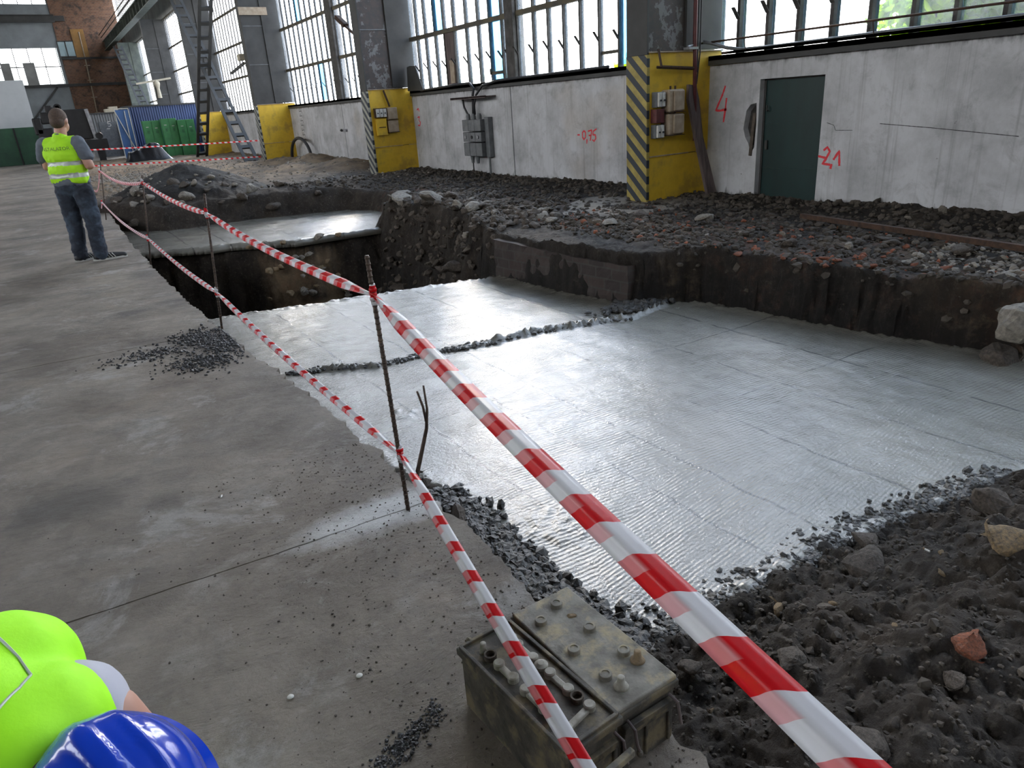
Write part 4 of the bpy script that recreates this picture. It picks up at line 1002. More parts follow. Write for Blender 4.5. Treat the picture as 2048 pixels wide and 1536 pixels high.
# press machine
r = empty('press_machine', (2.1, 45, 0)); tag(r, 'large black machine with silver strip beside the standing man', 'machine')
MB().box(-.6, .72, 0, 1.6, 1.15, 2.62).build('body', M['machine'], r, bevel=.05)
MB().box(-.7, 1.3, -.25, 1.7, .62, 1.12).build('bed', M['machine'], r, bevel=.04)
MB().box(-.4, -.1, -.1, .3, -.0, .62).build('leg', M['machine'], r); MB().box(.75, 1.05, -.1, .3, -.0, .62).build('leg', M['machine'], r)
MB().bar((.68, -.06, 2.60), (.80, -.06, 1.2), .17, .06, (0, 1, 0)).build('guide_strip', M['silver'], r)
MB().lathe([(.0, -.1), (.16, -.1), (.18, 0), (.16, .1), (0, .1)], (.98, -.1, 1.28), 16, Matrix.Rotation(PI / 2, 3, 'X')).build('hand_wheel', M['machine'], r)
q = MB()
for i, (x, z, w, h) in enumerate(((-1.15, 2.0, .5, .55), (-.95, 2.35, .35, .5), (-1.6, 1.5, .4, .8), (-1.35, .9, .7, .9), (-1.5, 0, .9, 1.0), (-.75, 2.45, .3, .3))): q.box(x - w / 2, x + w / 2, -.1, .9, z, z + h)
q.build('side_housing', M['machine'], r, bevel=.06)
MB().lathe([(.10, -.04), (.17, -.04), (.17, .04), (.10, .04), (.10, -.04)], (-.55, .2, 2.75), 16, Matrix.Rotation(PI / 2, 3, 'X')).build('lifting_ring', M['machine'], r)
# tall partition left: green below, pale above
r = empty('tall_partition', (-.4, 50, 0)); tag(r, 'tall partition, green below and pale grey above, at the left edge', 'partition')
MB().box(-5, .95, 0, .3, 0, 1.95).build('green_base', M['green_dark'], r, bevel=.02)
MB().box(-5, .85, .05, .3, 1.95, 4.35).build('grey_upper', mat('pale_grey_sheet', (.50, .53, .55), (.42, .45, .47), .7, .6, 0, .05), r)
q = MB().box(-.28, -.2, -.03, 0, 0, 1.95).box(.9, .98, -.03, .0, 0, 1.95); q.build('seam_post', M['machine'], r)
# lamp cluster on a far arm
r = empty('wall_lamp', (7.1, 51.6, 3.9)); tag(r, 'pale wall lamp with hanging cords between the two far windows', 'lamp')
MB().bar((-.9, 0, .1), (1.1, 0, .35), .10, .10).build('arm', M['whiteboard'], r); MB().lathe([(.06, .2), (.16, .1), (.17, 0), (.10, -.25), (.13, -.8)], (.25, -.05, .05), 12).build('lamp_body', M['whiteboard'], r)
for xx in (-.15, -.05, .05): MB().tube([(xx, -.1, .3), (xx - .03, -.1, -1.2)], .012).build('cord', M['whiteboard'], r)

# black plastic sheet heap
def cloth_heap():
    nx, ny = 60, 30; X, Y = np.meshgrid(np.linspace(0, 2.1, nx), np.linspace(0, 1.3, ny))
    e = sstep(0, .25, X) * sstep(2.1, 1.5, X) * sstep(0, .3, Y) * sstep(1.3, .9, Y)
    Z = e * (.42 + .33 * np.exp(-((X - 1.25) / .45) ** 2) + .10 * np.abs(pn(X * 2.5 + Y, Y * 2, 90)) + .09 * pn(X * 5 + 2 * Y, Y * 1.5, 91)) + .01
    V = np.stack([X.ravel(), Y.ravel(), Z.ravel()], 1); idx = np.arange(nx * ny).reshape(ny, nx)
    F = np.stack([idx[:-1, :-1], idx[:-1, 1:], idx[1:, 1:], idx[1:, :-1]], -1).reshape(-1, 4)
    o = np_link('plastic_sheet', np_mesh('plastic_sheet', V, F), M['black_plastic']); o.location = (3.5, 38.5, Hs(4.5, 39)); 
    s = o.modifiers.new('thickness', 'SOLIDIFY'); s.thickness = .01
    return tag(o, 'crumpled black plastic sheet heaped in front of the lockers', 'plastic sheet')
cloth_heap()
tag(MB().box(-.4, .4, -.2, .2, 0, .05).box(-.2, .5, .0, .3, .05, .09).build('debris_boards', M['machine'], loc=(5.9, 33.2, .02)), 'flat dark scraps on the sand near the lower far tape', 'debris')

# ------------------------------------------------------------ iron bars and barrier tape
def rebar(x, y, top, label, r=.0085):
    o = empty('rebar_stake', (x, y, 0)); tag(o, label, 'stake', 'iron stakes holding the tape')
    a = Vector((0, 0, -.1)); b = Vector((top[0] - x, top[1] - y, top[2]))
    m_ = MB().tube([a, a.lerp(b, .5), b], r, 8); d = (b - a); L = d.length; d.normalize()
    k = .02
    while k < L:
        p = a + d * k; m_.tube([p - d * .003, p + d * .003], r * 1.18, 8); k += .022 if y < 7 else .08
    m_.build('rod', M['rebar'], o, smooth=True); return o
rebar(.93, 2.42, (.90, 2.42, 1.05), 'nearest iron stake, standing in a pale cement splash beside the wet slab')
rebar(.91, 5.93, (1.0, 5.93, 1.03), 'second iron stake, at the corner of the dark deep pit')
rebar(.84, 9.60, (.99, 9.60, 1.01), 'third iron stake, beside the far slab right of the standing man')
rebar(.79, 15.22, (.95, 15.22, 1.0), 'fourth iron stake, behind the standing man by the dark mound')
rebar(1.30, 31.7, (1.3, 31.7, 1.0), 'furthest iron stake at the end of the tape, behind the man')
rebar(.40, -.40, (.42, -.40, 1.05), 'iron stake behind the viewpoint that ends the tape')
# forked bent iron in the slab edge
o = empty('bent_rod', (1.10, 2.86, -.35)); tag(o, 'forked bent iron rod sticking up from the wet slab edge', 'rod')
MB().tube([(-.02, 0, -.12), (.02, 0, .08), (.07, 0, .26), (.14, 0, .46), (.155, 0, .56), (.150, 0, .68)], [.012, .012, .011, .009, .006, .005], 8).build('stem', M['rebar'], o, smooth=True)
MB().tube([(.145, 0, .48), (.135, 0, .58), (.115, 0, .66)], [.007, .006, .005], 8).build('fork', M['rebar'], o, smooth=True)

def tape(pts, tilts, w, label, sag=.0, material=None, w2=.05):
    material = material or M['tape']
    """ribbon of plastic tape through pts; tilts = roll of the band (0 flat, pi/2 upright)"""
    P = []; T = []; 
    for i in range(len(pts) - 1):
        a, b = Vector(pts[i]), Vector(pts[i + 1]); L = (b - a).length; n = max(6, int(L / .05))
        for j in range(n + (i == len(pts) - 2)):
            t = j / n; p = a.lerp(b, t); p.z -= sag * L * L * t * (1 - t); P.append(p); T.append(tilts[i] * (1 - t) + tilts[i + 1] * t)
    m_ = MB(); uvs = []; s = 0; cross = 6
    for i, p in enumerate(P):
        d = (P[min(i + 1, len(P) - 1)] - P[max(i - 1, 0)]).normalized()
        if i: s += (P[i] - P[i - 1]).length
        side = d.cross(Vector((0, 0, 1))).normalized(); up = side.cross(d)
        near = min((p - Vector(q)).length for q in pts[1:-1] or [pts[0]])
        w_ = w if p.y < 2.4 else w2; ww = w_ * (1 if near > .35 else .25 + .75 * near / .35)
        a = T[i] + .12 * math.sin(s * 2.3)
        for k in range(cross + 1):
            u = k / cross - .5; c = side * math.cos(a) + up * math.sin(a); nrm = up * math.cos(a) - side * math.sin(a)
            v = p + c * (u * ww) + nrm * (.006 * math.cos(u * 2 * PI) + (.012 * (1 - ww / w_)) * math.sin(u * 9))
            m_.v.append(tuple(v)); uvs.append((s, u))
    n = cross + 1
    for i in range(len(P) - 1):
        for k in range(cross): m_.f.append((i * n + k, i * n + k + 1, (i + 1) * n + k + 1, (i + 1) * n + k))
    me = m_.mesh('barrier_tape'); ul = me.uv_layers.new(name='UVMap')
    for li, l in enumerate(me.loops): ul.data[li].uv = uvs[l.vertex_index]
    for p in me.polygons: p.use_smooth = True
    me.materials.append(material); o = bpy.data.objects.new('barrier_tape', me); COL.objects.link(o)
    so = o.modifiers.new('thickness', 'SOLIDIFY'); so.thickness = .0006
    tag(o, label, 'barrier tape')
    for q in pts[1:-1]:
        k = MB(); q = Vector(q)
        for j, (dz, rr) in enumerate(((-.028, .013), (-.012, .017), (.004, .014), (.02, .016), (.034, .012))):
            k.lathe([(rr * .8, -.009), (rr, 0), (rr * .8, .009)], q + Vector((0, 0, dz)), 10, Matrix.Rotation(.35 * (-1) ** j, 3, 'X'))
        km = k.mesh('knot'); ul = km.uv_layers.new(name='UVMap')
        for li, l in enumerate(km.loops):
            c = km.vertices[l.vertex_index].co; ul.data[li].uv = (c.z * 2.4, c.x)
        link('knot', km, material, o, True)
    return o
tape([(.42, -.40, .90), (.905, 2.42, .905), (.985, 5.93, .885), (.975, 9.6, .93), (.90, 15.22, .86), (1.30, 31.7, .90)], [.45, .75, 1.2, 1.3, 1.4, 1.5], .050,
     'upper red and white tape running stake to stake along the pit', .012, None, .042)
tape([(.40, -.40, .27), (.925, 2.42, .255), (.935, 5.93, .28), (.885, 9.6, .295), (.81, 15.22, .31), (1.30, 31.7, .34)], [.75, .9, .9, 1.2, 1.4, 1.5], .045,
     'lower red and white tape running stake to stake, passing over the battery', .010, M['tape_low'], .040)
tape([(1.30, 31.7, .90), (1.31, 31.6, .90), (7.2, 29.0, .80)], [1.5, 1.5, 1.5], .075, 'upper tape across the far end from stake to ladder brace', .001)
tape([(1.30, 31.7, .34), (1.31, 31.6, .34), (7.2, 29.1, .22)], [1.5, 1.5, 1.5], .075, 'lower tape across the far end just above the sand', .001)

# ------------------------------------------------------------ batteries
def battery(loc, rz, w, l, h, lid, label):
    """local x: width, y: length (+y far), top at h"""
    r = empty('lorry_battery', loc, rz, label, 'battery', 'old lorry batteries')
    MB().box(-w / 2, w / 2, -l / 2, l / 2, 0, h - .018).build('case', M['battery'], r, bevel=.006)
    f = MB(); f.box(-w / 2 - .008, w / 2 + .008, -l / 2 - .010, l / 2 + .008, h - .03, h - .008)
    f.build('rim', M['battery'], r, bevel=.004)
    rb = MB()
    for s in (-.5, 0, .5): rb.box(s * w * .8 - .004, s * w * .8 + .004, -l / 2 - .006, -l / 2, .01, h - .07)
    rb.box(-w * .42, w * .42, -l / 2 - .014, -l / 2, h - .085, h - .065); rb.build('end_rib', M['battery'], r, bevel=.002)
    ry = -l / 2 - .01
    for s in (-1, 1):
        hd = MB().tube([(s * w * .36, ry, h - .035), (s * w * .37, ry - .028, h - .04), (s * w * .37, ry - .035, h - .075), (s * w * .36, ry - .03 - .012, h - .095)], .004, 8)
        hd.build('rope', M['wood'], r)
    if not lid: MB().bar((-w * .38, ry - .050, h - .070), (w * .44, ry - .046, h - .062), .016, .020).build('handle_bar', M['battery_top'], r, bevel=.003)
    else: MB().box(-w * .45, w * .42, ry - .012, ry + .004, h - .062, h - .045).lathe([(.006, -.008), (.009, 0), (.006, .008)], (-w * .36, ry - .042, h - .10), 8).build('handle_ledge', M['battery'], r, bevel=.002)
    if lid:
        MB().box(-w / 2 - .004, w / 2 + .004, -l / 2 - .006, l / 2 + .004, h - .010, h + .004).build('lid', M['battery_top'], r, bevel=.004)
        caps = [(-.055, .135), (.02, .165), (-.052, -.005), (.032, .035), (-.045, -.12), (.045, -.085)]
        for x, y in caps:
            MB().lathe([(.0165, 0), (.0165, .012), (.0155, .014), (.010, .0145), (.010, .0125), (.0, .0125)], (x, y, h + .003), 20).build('cell_cap', M['battery_top'], r, smooth=False)
        for x, y in ((-.035, -.165), (.055, -.125)):
            MB().lathe([(.020, 0), (.017, .006), (.0105, .012), (.009, .030), (.006, .031)], (x, y, h + .003), 16).build('terminal_post', M['lead'] if x < 0 else M['stone_ochre'], r, smooth=True)
        for s in (-1, 1): MB().lathe([(.007, -.006), (.010, 0), (.007, .006)], (s * w * .30, l / 2 + .004, h - .004), 10, Matrix.Rotation(PI / 2, 3, 'Y')).build('lug', M['battery'], r)
    else:
        MB().box(-w / 2 + .008, w / 2 - .008, -l / 2 + .008, l / 2 - .008, h - .022, h - .012).build('bitumen_top', M['bitumen'], r)
        q = MB()
        q.box(-w / 2 - .004, -w / 2 + .006, -l / 2, l / 2, h - .015, h).box(w / 2 - .006, w / 2 + .004, -l / 2, l / 2, h - .015, h).box(-w / 2, w / 2, l / 2 - .008, l / 2 + .002, h - .015, h).box(-w / 2, w / 2, -l / 2 - .002, -l / 2 + .008, h - .015, h)
        q.build('edge_rim', M['battery'], r, bevel=.002)
        zt = h - .012
        def link_bar(a, b):
            m1 = MB().bar((*a, zt + .008), (*b, zt + .008), .017, .012); m1.build('cell_link', M['lead'], r, bevel=.003)
            for p in (a, b): MB().lathe([(.0145, 0), (.0145, .018), (.012, .021), (0, .021)], (*p, zt), 18).build('terminal_stud', M['lead'], r, smooth=False)
        def cap(p, open_=False):
            if open_: MB().lathe([(.013, 0), (.0165, .004), (.0165, .020), (.012, .020), (.011, .006), (.0, .006)], (*p, zt), 20).build('open_filler_neck', M['bitumen'], r)
            else: MB().lathe([(.014, 0), (.014, .008), (.0175, .011), (.0175, .017), (.008, .022), (0, .022)], (*p, zt), 20).build('cell_cap', M['lead'], r)
        xl, xr = -w * .25, w * .24
        # right row, from the far end
        MB().lathe([(.014, 0), (.009, .012), (.008, .032), (.005, .034)], (xr, .185, zt), 14).build('terminal_post', M['lead'], r, smooth=True)
        cap((xr, .148)); link_bar((xr, .115), (xr, .052)); cap((xr, .018)); link_bar((xr, -.017), (xr, -.085)); cap((xr, -.118), True)
        # left row
        MB().lathe([(.014, 0), (.009, .012), (.008, .032), (.005, .034)], (xl, .160, zt), 14).build('terminal_post', M['lead'], r, smooth=True)
        cap((xl, .128), True); link_bar((xl, .09), (xl, .03)); link_bar((xl, -.02), (xl, -.09)); cap((xl, -.122)); link_bar((xl + .0, -.170), (xr + .005, -.155))
        for s in (-1, 1): MB().lathe([(.006, -.008), (.010, 0), (.006, .008)], (s * w * .3, l / 2 + .006, h - .006), 10, Matrix.Rotation(PI / 2, 3, 'Y')).build('lug', M['battery'], r)
    return r
battery((.715, 1.175, 0), math.radians(4), .160, .425, .205, False, 'open-topped black battery with lead cell links, left of the pair')
battery((.900, 1.192, 0), math.radians(1), .186, .425, .200, True, 'wider battery with flat dusty lid and round caps, right of the pair')

# ------------------------------------------------------------ rocks
def rock_mesh(name, seed, rough=.06, npts=13, sub=2):
    rnd = random.Random(seed); bm = bmesh.new()
    for i in range(npts):
        v = Vector((rnd.gauss(0, 1), rnd.gauss(0, 1), rnd.gauss(0, 1))).normalized() * rnd.uniform(.8, 1.05); bm.verts.new((v.x, v.y * .8, v.z * .62))
    bmesh.ops.convex_hull(bm, input=bm.verts)
    for v in [v for v in bm.verts if not v.link_faces]: bm.verts.remove(v)
    bmesh.ops.bevel(bm, geom=list(bm.edges), offset=.10, segments=1, affect='EDGES')
    bmesh.ops.triangulate(bm, faces=bm.faces)
    if sub: bmesh.ops.subdivide_edges(bm, edges=list(bm.edges), cuts=sub, use_grid_fill=True)
    for v in bm.verts:
        k_ = Vector((v.co.x, v.co.y / .8, v.co.z / .62)).length
        if k_ > 1.02: v.co *= 1.02 / k_
    for v in bm.verts: v.co += v.co.normalized() * rough * mnoise.noise(v.co * 2.3 + Vector((seed * 3.1, 0, 0))) * 2 + v.co.normalized() * rough * .6 * mnoise.noise(v.co * 7)
    me = bpy.data.meshes.new(name); bm.to_mesh(me); bm.free()
    for p in me.polygons: p.use_smooth = False
    return me
RK = {}
for mk in ('stone', 'stone_pale', 'stone_brick', 'stone_ochre'):
    RK[mk] = []
    for i in range(6):
        me = rock_mesh('stone', 10 * len(RK) + i); me.materials.append(M[mk]); RK[mk].append(me)
def rock(x, y, s, mk, label, group=None, z=None, flat=1.0, rz=None, sink=.25, kind='stone', stretch=1.0, rnd=random):
    o = bpy.data.objects.new(kind, rnd.choice(RK[mk])); COL.objects.link(o)
    zz = Hs(x, y) if z is None else z
    o.location = (x, y, zz + s * .6 * flat * (1 - 2 * sink) * .9); o.scale = (s * stretch, s, s * flat)
    o.rotation_euler = (rnd.uniform(-.3, .3), rnd.uniform(-.3, .3), rnd.uniform(0, 6.28) if rz is None else rz)
    return tag(o, label, 'brick' if kind == 'broken_brick' else 'stone', group)
R1 = random.Random(11)
# stone heap between the pit and the right bank (pit shoulder)
for i in range(46):
    x = R1.uniform(4.35, 5.7); y = R1.uniform(7.6, 10.9); s = R1.uniform(.07, .17)
    if R1.random() < .25: s *= 1.5
    rock(x, y, s, R1.choice(['stone', 'stone', 'stone_pale']), *(('broken grey stone on the near half of the heap beside the deep pit', 'stones on the near half of the heap') if y < 9.2 else ('broken grey stone on the far half of the heap, towards the far slab', 'stones on the far half of the heap')), rnd=R1, flat=R1.uniform(.6, 1))
rock(4.95, 11.3, .30, 'stone_pale', 'largest flat pale block at the corner of the far slab', flat=.55, rnd=R1)
rock(5.05, 10.4, .27, 'stone_pale', 'big pale angular block on top of the stone heap', flat=.8, rnd=R1)
rock(5.55, 12.6, .24, 'stone_pale', 'pale slab of stone lying right of the far slab', flat=.6, rnd=R1)
# stones along the rim behind the far slab
for i in range(26):
    x = R1.uniform(1.1, 5.6); y = 16.2 - .25 * (x - 2) + R1.uniform(-.5, .6)
    rock(x, y, R1.uniform(.07, .20), R1.choice(['stone', 'stone', 'stone_pale']), 'dark stone in the bank behind the far slab', 'stones in the bank behind the far slab', rnd=R1)
for i in range(38):
    x = R1.uniform(2.5, 4.1); y = 11.93 + R1.uniform(-.12, .16); z = -.38 if R1.random() < .15 else R1.uniform(-1.9, -.5)
    if z < -.45: y = 11.86 - .30 * (-z - .4) / 1.9
    rock(x, y, R1.uniform(.06, .13), R1.choice(['stone_ochre', 'stone_pale', 'stone_ochre']), 'ochre stone showing in the far wall of the deep pit', 'stones in the pit wall', z=z, rnd=R1)
# right bank rubble
for i in range(95):
    x = R1.uniform(5.35, 8.1); y = R1.uniform(1.6, 7.6); 
    if x < 5.75 and y < 2.6: continue
    s = R1.uniform(.035, .10) * (1.5 if R1.random() < .15 else 1)
    rock(x, y, s, R1.choice(['stone', 'stone', 'stone', 'stone_pale']), *(('grey stone in the rubble in front of the nearest yellow column', 'stones before the nearest column') if y > 6 else ('grey stone in the rubble in front of the dark green door', 'stones before the green door') if y > 4 else ('grey stone in the rubble below the white wall at the right edge', 'stones in the right-hand rubble')), rnd=R1, flat=R1.uniform(.5, 1))
for i in range(34):
    t = R1.random(); x = 5.3 + .35 * R1.random() + (.7 * R1.random() if R1.random() < .4 else 0); y = 2.2 + 2.8 * t
    rock(x, y, R1.uniform(.03, .075), 'stone_brick', 'orange broken brick on the edge of the right-hand bank', 'broken bricks on the bank edge', rnd=R1, flat=.7, kind='broken_brick', stretch=1.3)
rock(6.7, 3.9, .22, 'stone', 'flat grey slab fragment lying across the dark bar by the wall', flat=.3, rnd=R1)
rock(5.62, 2.25, .26, 'stone_pale', 'big rounded pale boulder in the trench side at the right edge, upper one', z=-.25, rnd=R1)
rock(5.55, 2.30, .20, 'stone', 'big grey boulder low in the trench side at the right edge', z=-.48, rnd=R1)
tag(MB().bar((7.1, 5.2, .13), (6.45, 2.0, .16), .05, .05).build('iron_bar', M['steel_rust']), 'long dark iron bar lying in the rubble near the wall', 'bar')
# foreground soil
FGR = [(1.46, 1.36, .060, 'stone', 'dark stone at the slab edge just right of the battery'), (1.98, 1.42, .055, 'stone_ochre', 'yellowish stone at the near edge of the wet slab'),
       (2.52, 1.38, .13, 'stone', 'large dark flat stone in the foreground soil'), (1.66, 1.12, .075, 'stone', 'pointed brown stone half buried in the foreground soil'),
       (2.62, .95, .13, 'stone_ochre', 'large rounded ochre stone in the foreground soil'), (1.92, .72, .075, 'stone_brick', 'orange-brown broken stone near the lower right corner'),
       (1.22, .78, .10, 'stone', 'dark boulder under the tape by the floor corner'), (1.42, .72, .085, 'stone', 'flat grey stone by the tape at the bottom edge'),
       (2.72, 1.52, .085, 'stone', 'brown stone at the slab edge near the right side'), (3.3, 1.28, .12, 'stone', 'dark boulder at the right edge of the foreground soil'),
       (1.80, .70, .05, 'stone', 'small flat stone next to the orange-brown one'), (2.05, 1.25, .05, 'stone', 'small dark stone behind the yellowish stone')]
for x, y, s, mk, lab in FGR: rock(x, y, s, mk, lab, rnd=R1, flat=.8, sink=.3)
for i in range(55):
    x = R1.uniform(1.15, 3.6); y = R1.uniform(.55, 1.5)
    rock(x, y, R1.uniform(.012, .030), R1.choice(['stone', 'stone', 'stone', 'stone', 'stone_ochre']), 'small stone in the dark soil of the foreground', 'small stones in the foreground soil', rnd=R1)
rock(.925, 1.30, .017, 'stone_ochre', 'small yellowish pebble lying on the flat battery lid', z=.198, rnd=R1)
rock(3.05, 16.8, .11, 'stone_pale', 'pale brick-shaped stone on the flank of the black mound', rnd=R1)
# dark rubble standing in the gap at the floor edge
for i in range(30):
    y = R1.uniform(1.75, 3.6); x = ex(y) + R1.uniform(.22, .44)
    rock(x, y, R1.uniform(.025, .06), 'stone', 'dark lump in the gap between floor edge and wet slab', 'lumps along the floor edge', z=-.46, rnd=R1)
rock(1.30, 2.80, .11, 'stone', 'dark angular block in the gap behind the nearest stake', z=-.40, rnd=R1)

def scatter(name, n, fn, size, material, label, seed, cat='gravel', flat=.7, oct=False):
    rs = np.random.RandomState(seed); g_ = 1.618
    base_ = np.array([(-1, g_, 0), (1, g_, 0), (-1, -g_, 0), (1, -g_, 0), (0, -1, g_), (0, 1, g_), (0, -1, -g_), (0, 1, -g_), (g_, 0, -1), (g_, 0, 1), (-g_, 0, -1), (-g_, 0, 1)], float) / 1.9
    f0 = np.array([(0, 11, 5), (0, 5, 1), (0, 1, 7), (0, 7, 10), (0, 10, 11), (1, 5, 9), (5, 11, 4), (11, 10, 2), (10, 7, 6), (7, 1, 8), (3, 9, 4), (3, 4, 2), (3, 2, 6), (3, 6, 8), (3, 8, 9), (4, 9, 5), (2, 4, 11), (6, 2, 10), (8, 6, 7), (9, 8, 1)])
    x, y = fn(rs, n); n = len(x); z = H(x, y) if size[2] is None else np.full(n, size[2])
    s = size[0] * (size[1] / size[0]) ** rs.rand(n) ** 1
    V = base_[None] * (1 + .16 * rs.randn(n, 12, 1)) * (.75 + .5 * rs.rand(n, 1, 3)); V[:, :, 2] *= flat
    a = rs.rand(n) * 6.28; ca, sa = np.cos(a), np.sin(a); V2 = V.copy(); V2[:, :, 0] = V[:, :, 0] * ca[:, None] - V[:, :, 1] * sa[:, None]; V2[:, :, 1] = V[:, :, 0] * sa[:, None] + V[:, :, 1] * ca[:, None]
    b = rs.randn(n) * .5; cb_, sb_ = np.cos(b), np.sin(b); V3 = V2.copy(); V3[:, :, 0] = V2[:, :, 0] * cb_[:, None] - V2[:, :, 2] * sb_[:, None]; V3[:, :, 2] = V2[:, :, 0] * sb_[:, None] + V2[:, :, 2] * cb_[:, None]
    V3 = V3 * s[:, None, None] + np.stack([x, y, z + s * .35 * flat], 1)[:, None, :]
    F = (f0[None] + 12 * np.arange(n)[:, None, None]).reshape(-1, 3)
    me = np_mesh(name, V3.reshape(-1, 3), F); me.polygons.foreach_set('use_smooth', np.zeros(len(me.polygons), bool))
    o = np_link(name, me, material); return tag(o, label, cat, None, 'stuff')
def reg(x0, x1, y0, y1, mask=None):
    def f(rs, n):
        x = rs.uniform(x0, x1, n); y = rs.uniform(y0, y1, n)
        if mask is not None: k = mask(x, y); x, y = x[k], y[k]
        return x, y
    return f
fgm = lambda x, y: (sdpoly(x, y, SLAB_NEAR) < .03) & ((x > 1.08) | (y < .5))
scatter('gravel', 7500, reg(1.05, 4.3, -.3, 1.66, fgm), (.0025, .010, None), M['gravel'], 'loose grit and clods strewn over the foreground soil', 1)
scatter('gravel', 500, reg(1.05, 4.3, -.3, 1.6, fgm), (.009, .020, None), M['gravel'], 'coarser clods in the foreground soil', 21)
scatter('gravel', 5200, reg(5.1, 8.35, .8, 8.0, lambda x, y: sdpoly(x, y, SLAB_NEAR) < -.02), (.012, .045, None), M['gravel'], 'loose rubble covering the bank between slab and wall', 2)
scatter('gravel', 700, reg(6.0, 7.2, 1.6, 3.4), (.012, .035, None), M['stone_pale'], 'patch of pale gravel by the wall at the right edge', 3)
scatter('gravel', 300, reg(5.2, 7.0, 1.8, 8.0, lambda x, y: sdpoly(x, y, SLAB_NEAR) < -.02), (.012, .04, None), M['stone_brick'], 'crumbs of orange brick scattered over the bank', 4)
scatter('gravel', 3600, reg(4.3, 8.3, 8.0, 17.5, lambda x, y: (sdpoly(x, y, SLAB_FAR) < -.1) & (sdpoly(x, y, PIT) < .0)), (.015, .06, None), M['gravel'], 'rubble on the soil below the white wall', 5)
scatter('gravel', 1300, reg(1.0, 8.2, 16.2, 34), (.015, .05, None), M['stone_pale'], 'scattered rubble on the far sandy ground', 6)
scatter('gravel', 900, reg(1.3, 3.0, 19.5, 29), (.02, .06, None), M['stone_pale'], 'light gravel beyond the black mound', 7)
scatter('gravel', 500, reg(4.3, 5.6, 7.6, 11.5), (.03, .08, None), M['stone'], 'smaller broken stones on the pit shoulder', 12)
# crumbs on floor
def fl_reg(rs, n):
    x = 1.02 - np.abs(rs.randn(n)) * .45; y = rs.uniform(.7, 3.2, n); x = np.minimum(x, .99); return x, y
scatter('grit', 1500, fl_reg, (.0012, .005, .0), M['gravel'], 'fine grit on the concrete floor near the pit edge', 8, 'grit', .8)
def fl_heap(rs, n):
    c = rs.randint(0, 3, n); cx = np.array([.72, .82, .62])[c]; cy = np.array([5.75, 5.45, 5.1])[c]
    return np.minimum(cx + rs.randn(n) * np.array([.10, .07, .12])[c], .9), cy + rs.randn(n) * .12
scatter('grit', 1500, fl_heap, (.004, .014, .0), M['machine'], 'black soil spilled on the floor at the second stake', 9, 'grit', .8)
def fl_heap2(rs, n): return .35 + rs.randn(n) * .16, 5.55 + rs.randn(n) * .10
scatter('grit', 260, fl_heap2, (.004, .016, .0), M['machine'], 'small dark crumbs on the floor left of the second stake', 10, 'grit', .6)
def fl_heap3(rs, n): t = rs.rand(n); return .33 + .22 * t + rs.randn(n) * .012, 1.32 + .10 * t + rs.randn(n) * .02
scatter('grit', 420, fl_heap3, (.002, .007, .0), M['machine'], 'dark crumbs in a short trail left of the batteries', 14, 'grit', .6)
def sl_crumb(rs, n):
    y = rs.uniform(1.55, 3.2, n) ; x = 1.33 + .04 * np.sin(y * 5) + np.abs(rs.randn(n)) * .07 + np.where(y < 2.5, .03, 0); return x, y
scatter('concrete_crumbs', 3600, sl_crumb, (.010, .034, -.444), M['wet_crumb'], 'dark wet concrete crumbs along the floor side of the slab', 11, 'crumbs')
def sl_crumb2(rs, n):
    x = rs.uniform(1.3, 3.9, n); y = np.interp(x, [1.3, 1.6, 2.6, 3.9], [1.5, 1.60, 1.60, 1.42]) + np.abs(rs.randn(n)) * .07 - .02; return x, y
scatter('concrete_crumbs', 2600, sl_crumb2, (.008, .022, -.452), M['wet_crumb'], 'wet concrete crumbs along the near edge of the slab', 13, 'crumbs')
def sl_crumb3(rs, n):
    k = rs.randint(0, len(RIDGE) - 2, n); t = rs.rand(n); a = np.array(RIDGE); p = a[k] * (1 - t[:, None]) + a[k + 1] * t[:, None]; return p[:, 0], p[:, 1] + rs.randn(n) * .025
scatter('concrete_crumbs', 1300, sl_crumb3, (.008, .024, -.445), M['wet_crumb'], 'rough ridge of crumbled wet concrete across the near slab', 15, 'crumbs')
def sl_crumb4(rs, n):
    x = 4.75 + rs.randn(n) * .2; return x, 5.12 + .25 * rs.rand(n) + rs.randn(n) * .04
scatter('concrete_crumbs', 700, sl_crumb4, (.015, .05, -.44), M['wet_crumb'], 'heap of wet concrete lumps at the corner of the bank', 16, 'crumbs')

# footing wall in the trench side
bw = MB(); A = Vector((4.44, 7.55, 0)); B = Vector((4.66, 5.35, 0)); nx = 44; nz = 10; vs = []
dirv = (B - A); nrm = Vector((-1, -.1, 0)).normalized()
for j in range(nz + 1):
    for i in range(nx + 1):
        p = A + dirv * i / nx; z = -.50 + .49 * j / nz - (.07 * (i / nx) if j == nz else 0)
        q = p + nrm * (.012 * float(pn(i * .9, j * .9, 95)) + .03 * float(pn(i * .2, j * .3, 96))); vs.append((q.x, q.y, z))
fs = [(j * (nx + 1) + i, j * (nx + 1) + i + 1, (j + 1) * (nx + 1) + i + 1, (j + 1) * (nx + 1) + i) for j in range(nz) for i in range(nx)]
k = len(vs); vs2 = [(x + .22, y + .02, z) for x, y, z in vs]; fs2 = [tuple(reversed([a + k for a in f])) for f in fs]
top = [(nz * (nx + 1) + i, nz * (nx + 1) + i + 1, k + nz * (nx + 1) + i + 1, k + nz * (nx + 1) + i) for i in range(nx)]
ends = [(j * (nx + 1), (j + 1) * (nx + 1), k + (j + 1) * (nx + 1), k + j * (nx + 1)) for j in range(nz)] + [(j * (nx + 1) + nx, k + j * (nx + 1) + nx, k + (j + 1) * (nx + 1) + nx, (j + 1) * (nx + 1) + nx) for j in range(nz)]
bw.add(vs + vs2, fs + fs2 + top + ends); struct(bw.build('old_footing_wall', M['brick_pit']))

